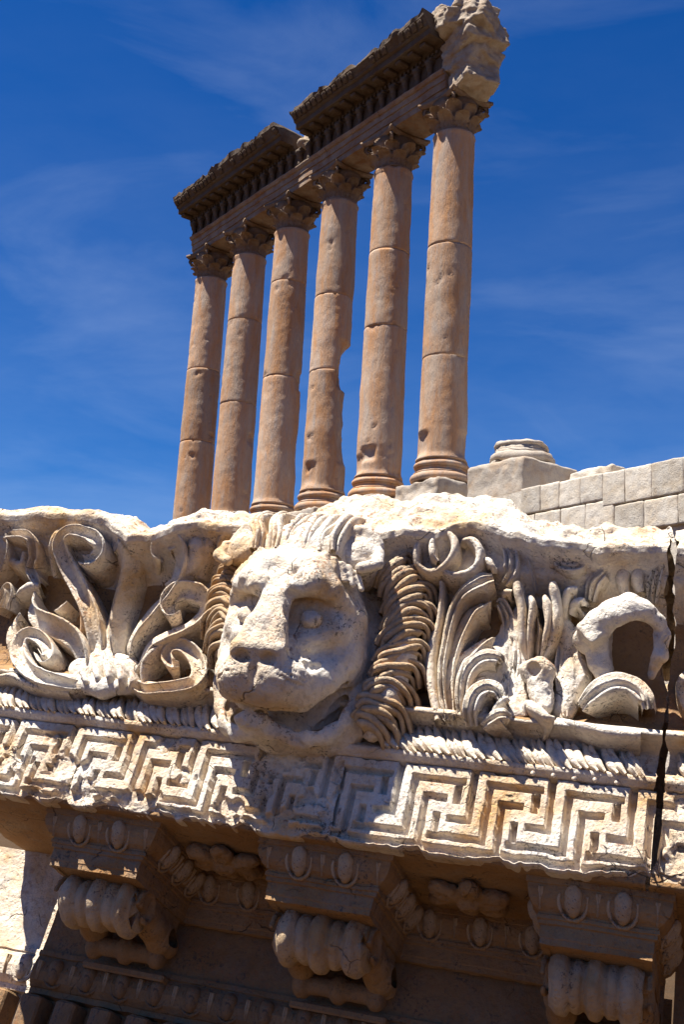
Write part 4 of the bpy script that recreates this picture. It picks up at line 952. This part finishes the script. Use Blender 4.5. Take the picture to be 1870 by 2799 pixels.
for i in range(6):
    s = SPC*(5-i)
    col = thing('column', row_frame(s, ZB), CLAB[i], 'column', 'standing columns of the temple row')
    j0, j1 = JOINTS[i]
    for a, b in ((0, j0*H), (j0*H, j1*H), (j1*H, H)): obj('drum', drum(a, b, H, 10*i+int(a), DMG[i]), M_COLUMN, col)
    obj('base', attic_base(i), M_COLUMN, col); obj('plinth', plinth_mesh(i), M_GREY, col)
    cap = obj('capital', BELL, M_CAP, col, M=Matrix.Translation((0, 0, H)) @ Matrix.Diagonal((1, 1, CAPH/2.15, 1)))
    obj('abacus', abacus_mesh(i), M_CAP, cap)
    for q in range(8):
        rq = random.Random(i*20+q)
        for rowi in (0, 1):
            a = q*math.pi/4 + (math.pi/8 if rowi == 0 else 0)
            Mx = Matrix.Rotation(a, 4, 'Z') @ Matrix.Translation((0, .80, .08)) @ Matrix.Diagonal((1, rq.uniform(.8,1.15), rq.uniform(.9,1.06), 1))
            obj('acanthus_leaf', LEAF[rowi], M_CAP, cap, M=Mx)
    for q in range(4): obj('volute', VOL, M_CAP, cap, M=Matrix.Rotation(q*math.pi/2+math.pi/4, 4, 'Z') @ Matrix.Translation((0, .90, 1.86)))

# ------------------------------------------------------------------ entablature (row frame, x right along the row, y away from the viewer)
ZE = CAPH
def prof_sweep(prof, x0, x1, step=.22, seed=0, amp=.025, freq=1.2, topn=None):
    xs = np.append(np.arange(x0, x1, step), x1); V = np.array([[(x, -o, z) for o, z in prof] for x in xs]); m, k = V.shape[:2]; V = V.reshape(-1, 3)
    V = V + np.stack([fbm(V, freq, seed+j, 3) for j in range(3)], -1)*amp*[.4,1,1]
    if topn is not None: V = topn(V)
    Q = grid_quads(m, k, False)
    Q = np.vstack([Q, np.stack([np.arange(m-1)*k+k-1, np.arange(1,m)*k+k-1, np.arange(1,m)*k, np.arange(m-1)*k], -1)])
    for rw in (0, m-1):
        c = len(V); V = np.vstack([V, [V[rw*k:(rw+1)*k].mean(0)]]); a = rw*k+np.arange(k); b = rw*k+(np.arange(k)+1) % k
        Q = np.vstack([Q, np.stack([a, b, np.full(k, c), np.full(k, c)], -1)])
    return V, outward(V, Q)
def dense(prof, step=.12):
    out = [prof[0]]
    for a, b in zip(prof[:-1], prof[1:]):
        k = max(int(math.dist(a, b)/step), 1)
        for t in np.linspace(0, 1, k+1)[1:]: out.append((a[0]+(b[0]-a[0])*t, a[1]+(b[1]-a[1])*t))
    return out
ENT = thing('entablature', row_frame(0, ZT+ZE) @ Matrix.Diagonal((1, 1, .79, 1)), 'long carved stone entablature lying across all six column capitals, top broken', 'entablature')
XL = -SPC*5
ARCH = dense([(-.95,0),(.92,0),(.92,.42),(.98,.43),(.98,.90),(1.04,.91),(1.04,1.28),(1.12,1.32),(1.20,1.48),(1.20,1.56),(-.95,1.56)])
FRZ = dense([(-.95,1.56),(.94,1.56),(.94,2.75),(-.95,2.75)])
for k in range(5):
    a, b = XL+SPC*k-(1.15 if k == 0 else 0), XL+SPC*(k+1)+(.35 if k == 4 else 0)
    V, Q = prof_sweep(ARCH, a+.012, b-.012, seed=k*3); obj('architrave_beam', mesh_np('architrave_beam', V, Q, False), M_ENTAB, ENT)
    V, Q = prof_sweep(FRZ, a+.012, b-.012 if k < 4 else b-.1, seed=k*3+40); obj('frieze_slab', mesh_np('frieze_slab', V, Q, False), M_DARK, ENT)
V = Vol((-.3,-.1,-.05), (.3,.45,1.25), .05)
V.stroke([(0,.0,1.10),(0,.22,.95),(0,.16,.62),(0,.10,.35),(0,.12,.10)], [.20,.19,.15,.12,.15], .06); V.ell((0,.28,.98), (.17,.14,.16), .06); V.box((0,.08,1.16), (.26,.26,.06))
VV, QQ = V.mesh(); VV = VV*[1,-1,1]; CONS = mesh_np('console', VV, outward(VV, QQ))
x = XL-.85
while x < .15:
    obj('console', CONS, M_DARK, ENT, M=Matrix.Translation((x, -.94, 1.56))); x += .92
def ragged(amp, seed, z0):
    def f(V):
        w = np.clip((V[:, 2]-z0)/.5, 0, 1); st = np.floor((V[:, 0]+.4*vnoise(V*[1,0,0], .7, seed))/1.05)
        h = np.array([vnoise([q*1.37, 0, 0], 1.0, seed) for q in st])*.26 + fbm(V*[1,.3,0], 1.3, seed+3, 4, .6)*.30
        V = V.copy(); V[:, 2] += w*(np.clip(h, -.6, .35))*amp; V[:, 1] += w*.16*fbm(V, 1.6, seed+8, 3)*amp; return V
    return f
def corn(top, out=0.0):
    return dense([(-1.0,2.75),(1.02,2.75),(1.06,2.82),(1.06,3.10),(1.14,3.14),(1.20,3.34),(1.98,3.36),(2.02,3.40),(2.02,3.74),(2.08,3.78),(2.16,3.84),(2.20,4.00),(2.34,4.22),(2.46,4.34),(2.48,top),(1.9,top+.03),(.6,top-.1),(-1.0,top-.25)])
def cornice(x0, x1, top, seed, lab):
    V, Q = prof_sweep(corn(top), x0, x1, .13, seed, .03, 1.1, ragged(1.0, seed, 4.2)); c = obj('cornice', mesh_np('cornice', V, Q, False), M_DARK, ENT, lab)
    V, Q = boxm((-.075,-.12,0), (.075,.0,.22), .012); dm = mesh_np('dentil', V, outward(V, Q), False)
    n = int((x1-x0-.2)/.30)
    for k in range(n): obj('dentil', dm, M_DARK, c, M=Matrix.Translation((x0+.2+k*.30, -1.07, 2.86)))
    V, Q = boxm((-.20,-.66,-.26), (.20,0,.0), .05); mm = mesh_np('modillion', V, outward(V, Q), False)
    n = int((x1-x0-.3)/.92)
    for k in range(n+1): obj('modillion', mm, M_DARK, c, M=Matrix.Translation((x0+.3+k*.92, -1.20, 3.36)))
    V, Q = boxm((-.17,-.06,0), (.17,.0,.50), .03); V = weather(V, Q, .02, 3, .008); am = mesh_np('sima_leaf', V, outward(V, Q), True)
    k = 0; rr = random.Random(seed)
    x = x0+.25
    while x < x1-.2:
        if rr.random() < .8:
            obj('sima_leaf', am, M_DARK, c, M=Matrix.Translation((x, -2.20, 3.92)) @ Matrix.Rotation(math.radians(32), 4, 'X') @ Matrix.Diagonal((rr.uniform(.8,1.15), 1, rr.uniform(.75,1.05), 1)))
        x += .46
    return c
cornice(XL-1.45, XL+SPC*2.30, 4.55, 3, 'lower left length of cornice with a ragged top')
cornice(XL+SPC*2.62, .35, 4.62, 11, 'higher right length of cornice starting at the gap')
# pale broken core between the two lengths and the rounded broken end on the last column
def core(v):
    v.box((0,0,3.35), (.95,.95,.75), .15, .1); v.ell((.1,-.7,3.1), (.5,.6,.5), .2)
me = rock_mesh('broken_core', core, (-1.5,-1.9,2.2), (1.5,1.4,4.5), .08, .16, 1.1, 4, 8, (.7, 1.2)); obj('broken_core', me, M_BREAK, ENT, 'pale broken stone filling the gap in the cornice', M=Matrix.Translation((XL+SPC*2.46, 0, 0)))
def endrock(v):
    rr = np.random.default_rng(5)
    def rot():
        a, b, c = rr.normal(0, .22, 3); ca, sa, cb, sb, cc, sc2 = math.cos(a), math.sin(a), math.cos(b), math.sin(b), math.cos(c), math.sin(c)
        return np.array([[ca,-sa,0],[sa,ca,0],[0,0,1]]) @ np.array([[cb,0,sb],[0,1,0],[-sb,0,cb]]) @ np.array([[1,0,0],[0,cc,-sc2],[0,sc2,cc]])
    for c, hh in (((1.15,0,.75),(.95,.93,.85)), ((1.05,-.05,1.9),(1.0,.98,.7)), ((1.35,-.15,2.9),(1.2,1.15,.6)), ((1.35,-.3,3.8),(1.3,1.3,.7)), ((.75,-.75,4.3),(1.0,1.1,.6)), ((1.05,-.2,4.85),(1.1,1.1,.55)), ((.2,-1.0,4.75),(.7,.8,.45)), ((1.8,-.6,4.3),(.75,.8,.5)), ((1.7,.2,2.3),(.6,.7,.5))):
        v.box(c, hh, .14, .07, R=rot())
me = rock_mesh('broken_end', endrock, (-1.4,-2.6,-.2), (3.4,1.9,6.2), .07, .10, 1.9, 9); obj('broken_end', me, M_BREAK, ENT, 'pale jagged broken end of the entablature above the nearest column')

# ------------------------------------------------------------------ broken base beside the row and ashlar wall
stump = thing('column_base', row_frame(-5.05, ZB), 'weathered grey base of a lost column on its square plinth, right of the row', 'column base')
V, Q = lathe([(.3,-1.02),(1.30,-1.02)] + [(1.18+.2*math.cos(t), -.80+.21*math.sin(t)) for t in np.linspace(-1.5,1.5,9)] + [(1.24,-.58),(1.16,-.52),(1.10,-.45),(1.13,-.36)] + [(1.06+.11*math.cos(t), -.25+.11*math.sin(t)) for t in np.linspace(-1.5,1.5,8)] + [(1.02,-.12),(.98,-.10),(.2,-.06)], 48)
az = np.arctan2(V[:,1], V[:,0]); da = np.abs((az-TOVIEW-1.5+np.pi) % (2*np.pi)-np.pi); V[:, :2] *= (1-.20*np.clip(1-da/.9, 0, 1)*np.clip((V[:,2]+1.0)/.5, 0, 1))[:, None]; V[:, 2] -= .25*np.clip(1-da/.8, 0, 1)*(V[:,2] > -.5)
V = weather(V, Q, .09, 1.4, .03, 8); obj('torus_moulding', mesh_np('torus_moulding', V, outward(V, Q)), M_GREY, stump)
obj('plinth', rough_block('plinth', (-1.60,-1.62,-2.70), (1.60,1.62,-1.10), 3, .05, .12), M_GREY, stump)
wall = thing('ashlar_wall', row_frame(0, ZB), 'low wall of pale squared stone blocks on the right skyline', 'wall')
def wallblock(x0, x1, z0, z1, seed, nm='stone', y0=-1.95, y1=-1.0, amp=.022):
    obj(nm, rough_block(nm, (x0+.006, y0, z0), (x1-.006, y1, z1-.006), seed, amp, .022, .055), M_ASHLAR, wall)
xs = [4.4,5.6,6.93,7.97,8.92,9.95,10.99,11.97,13.13,14.43,15.6,16.9,18.2]
for i in range(2, len(xs)-1): wallblock(xs[i], xs[i+1], -3.62-(.0 if i < 6 else .25), -2.56-(.75 if i < 2 else 0)-.012*i, 20+i)
wallblock(8.95, 11.0, -2.56, -2.22, 71, y0=-1.45, y1=-.6, amp=.08)
xs2 = [4.2,5.3,6.6,7.7,9.0,10.2,11.5,12.8,14.2,15.8,17.4]
for i in range(len(xs2)-1): wallblock(xs2[i], xs2[i+1], -4.9, -3.64-(.0 if xs2[i] < 10.9 else .25), 50+i)
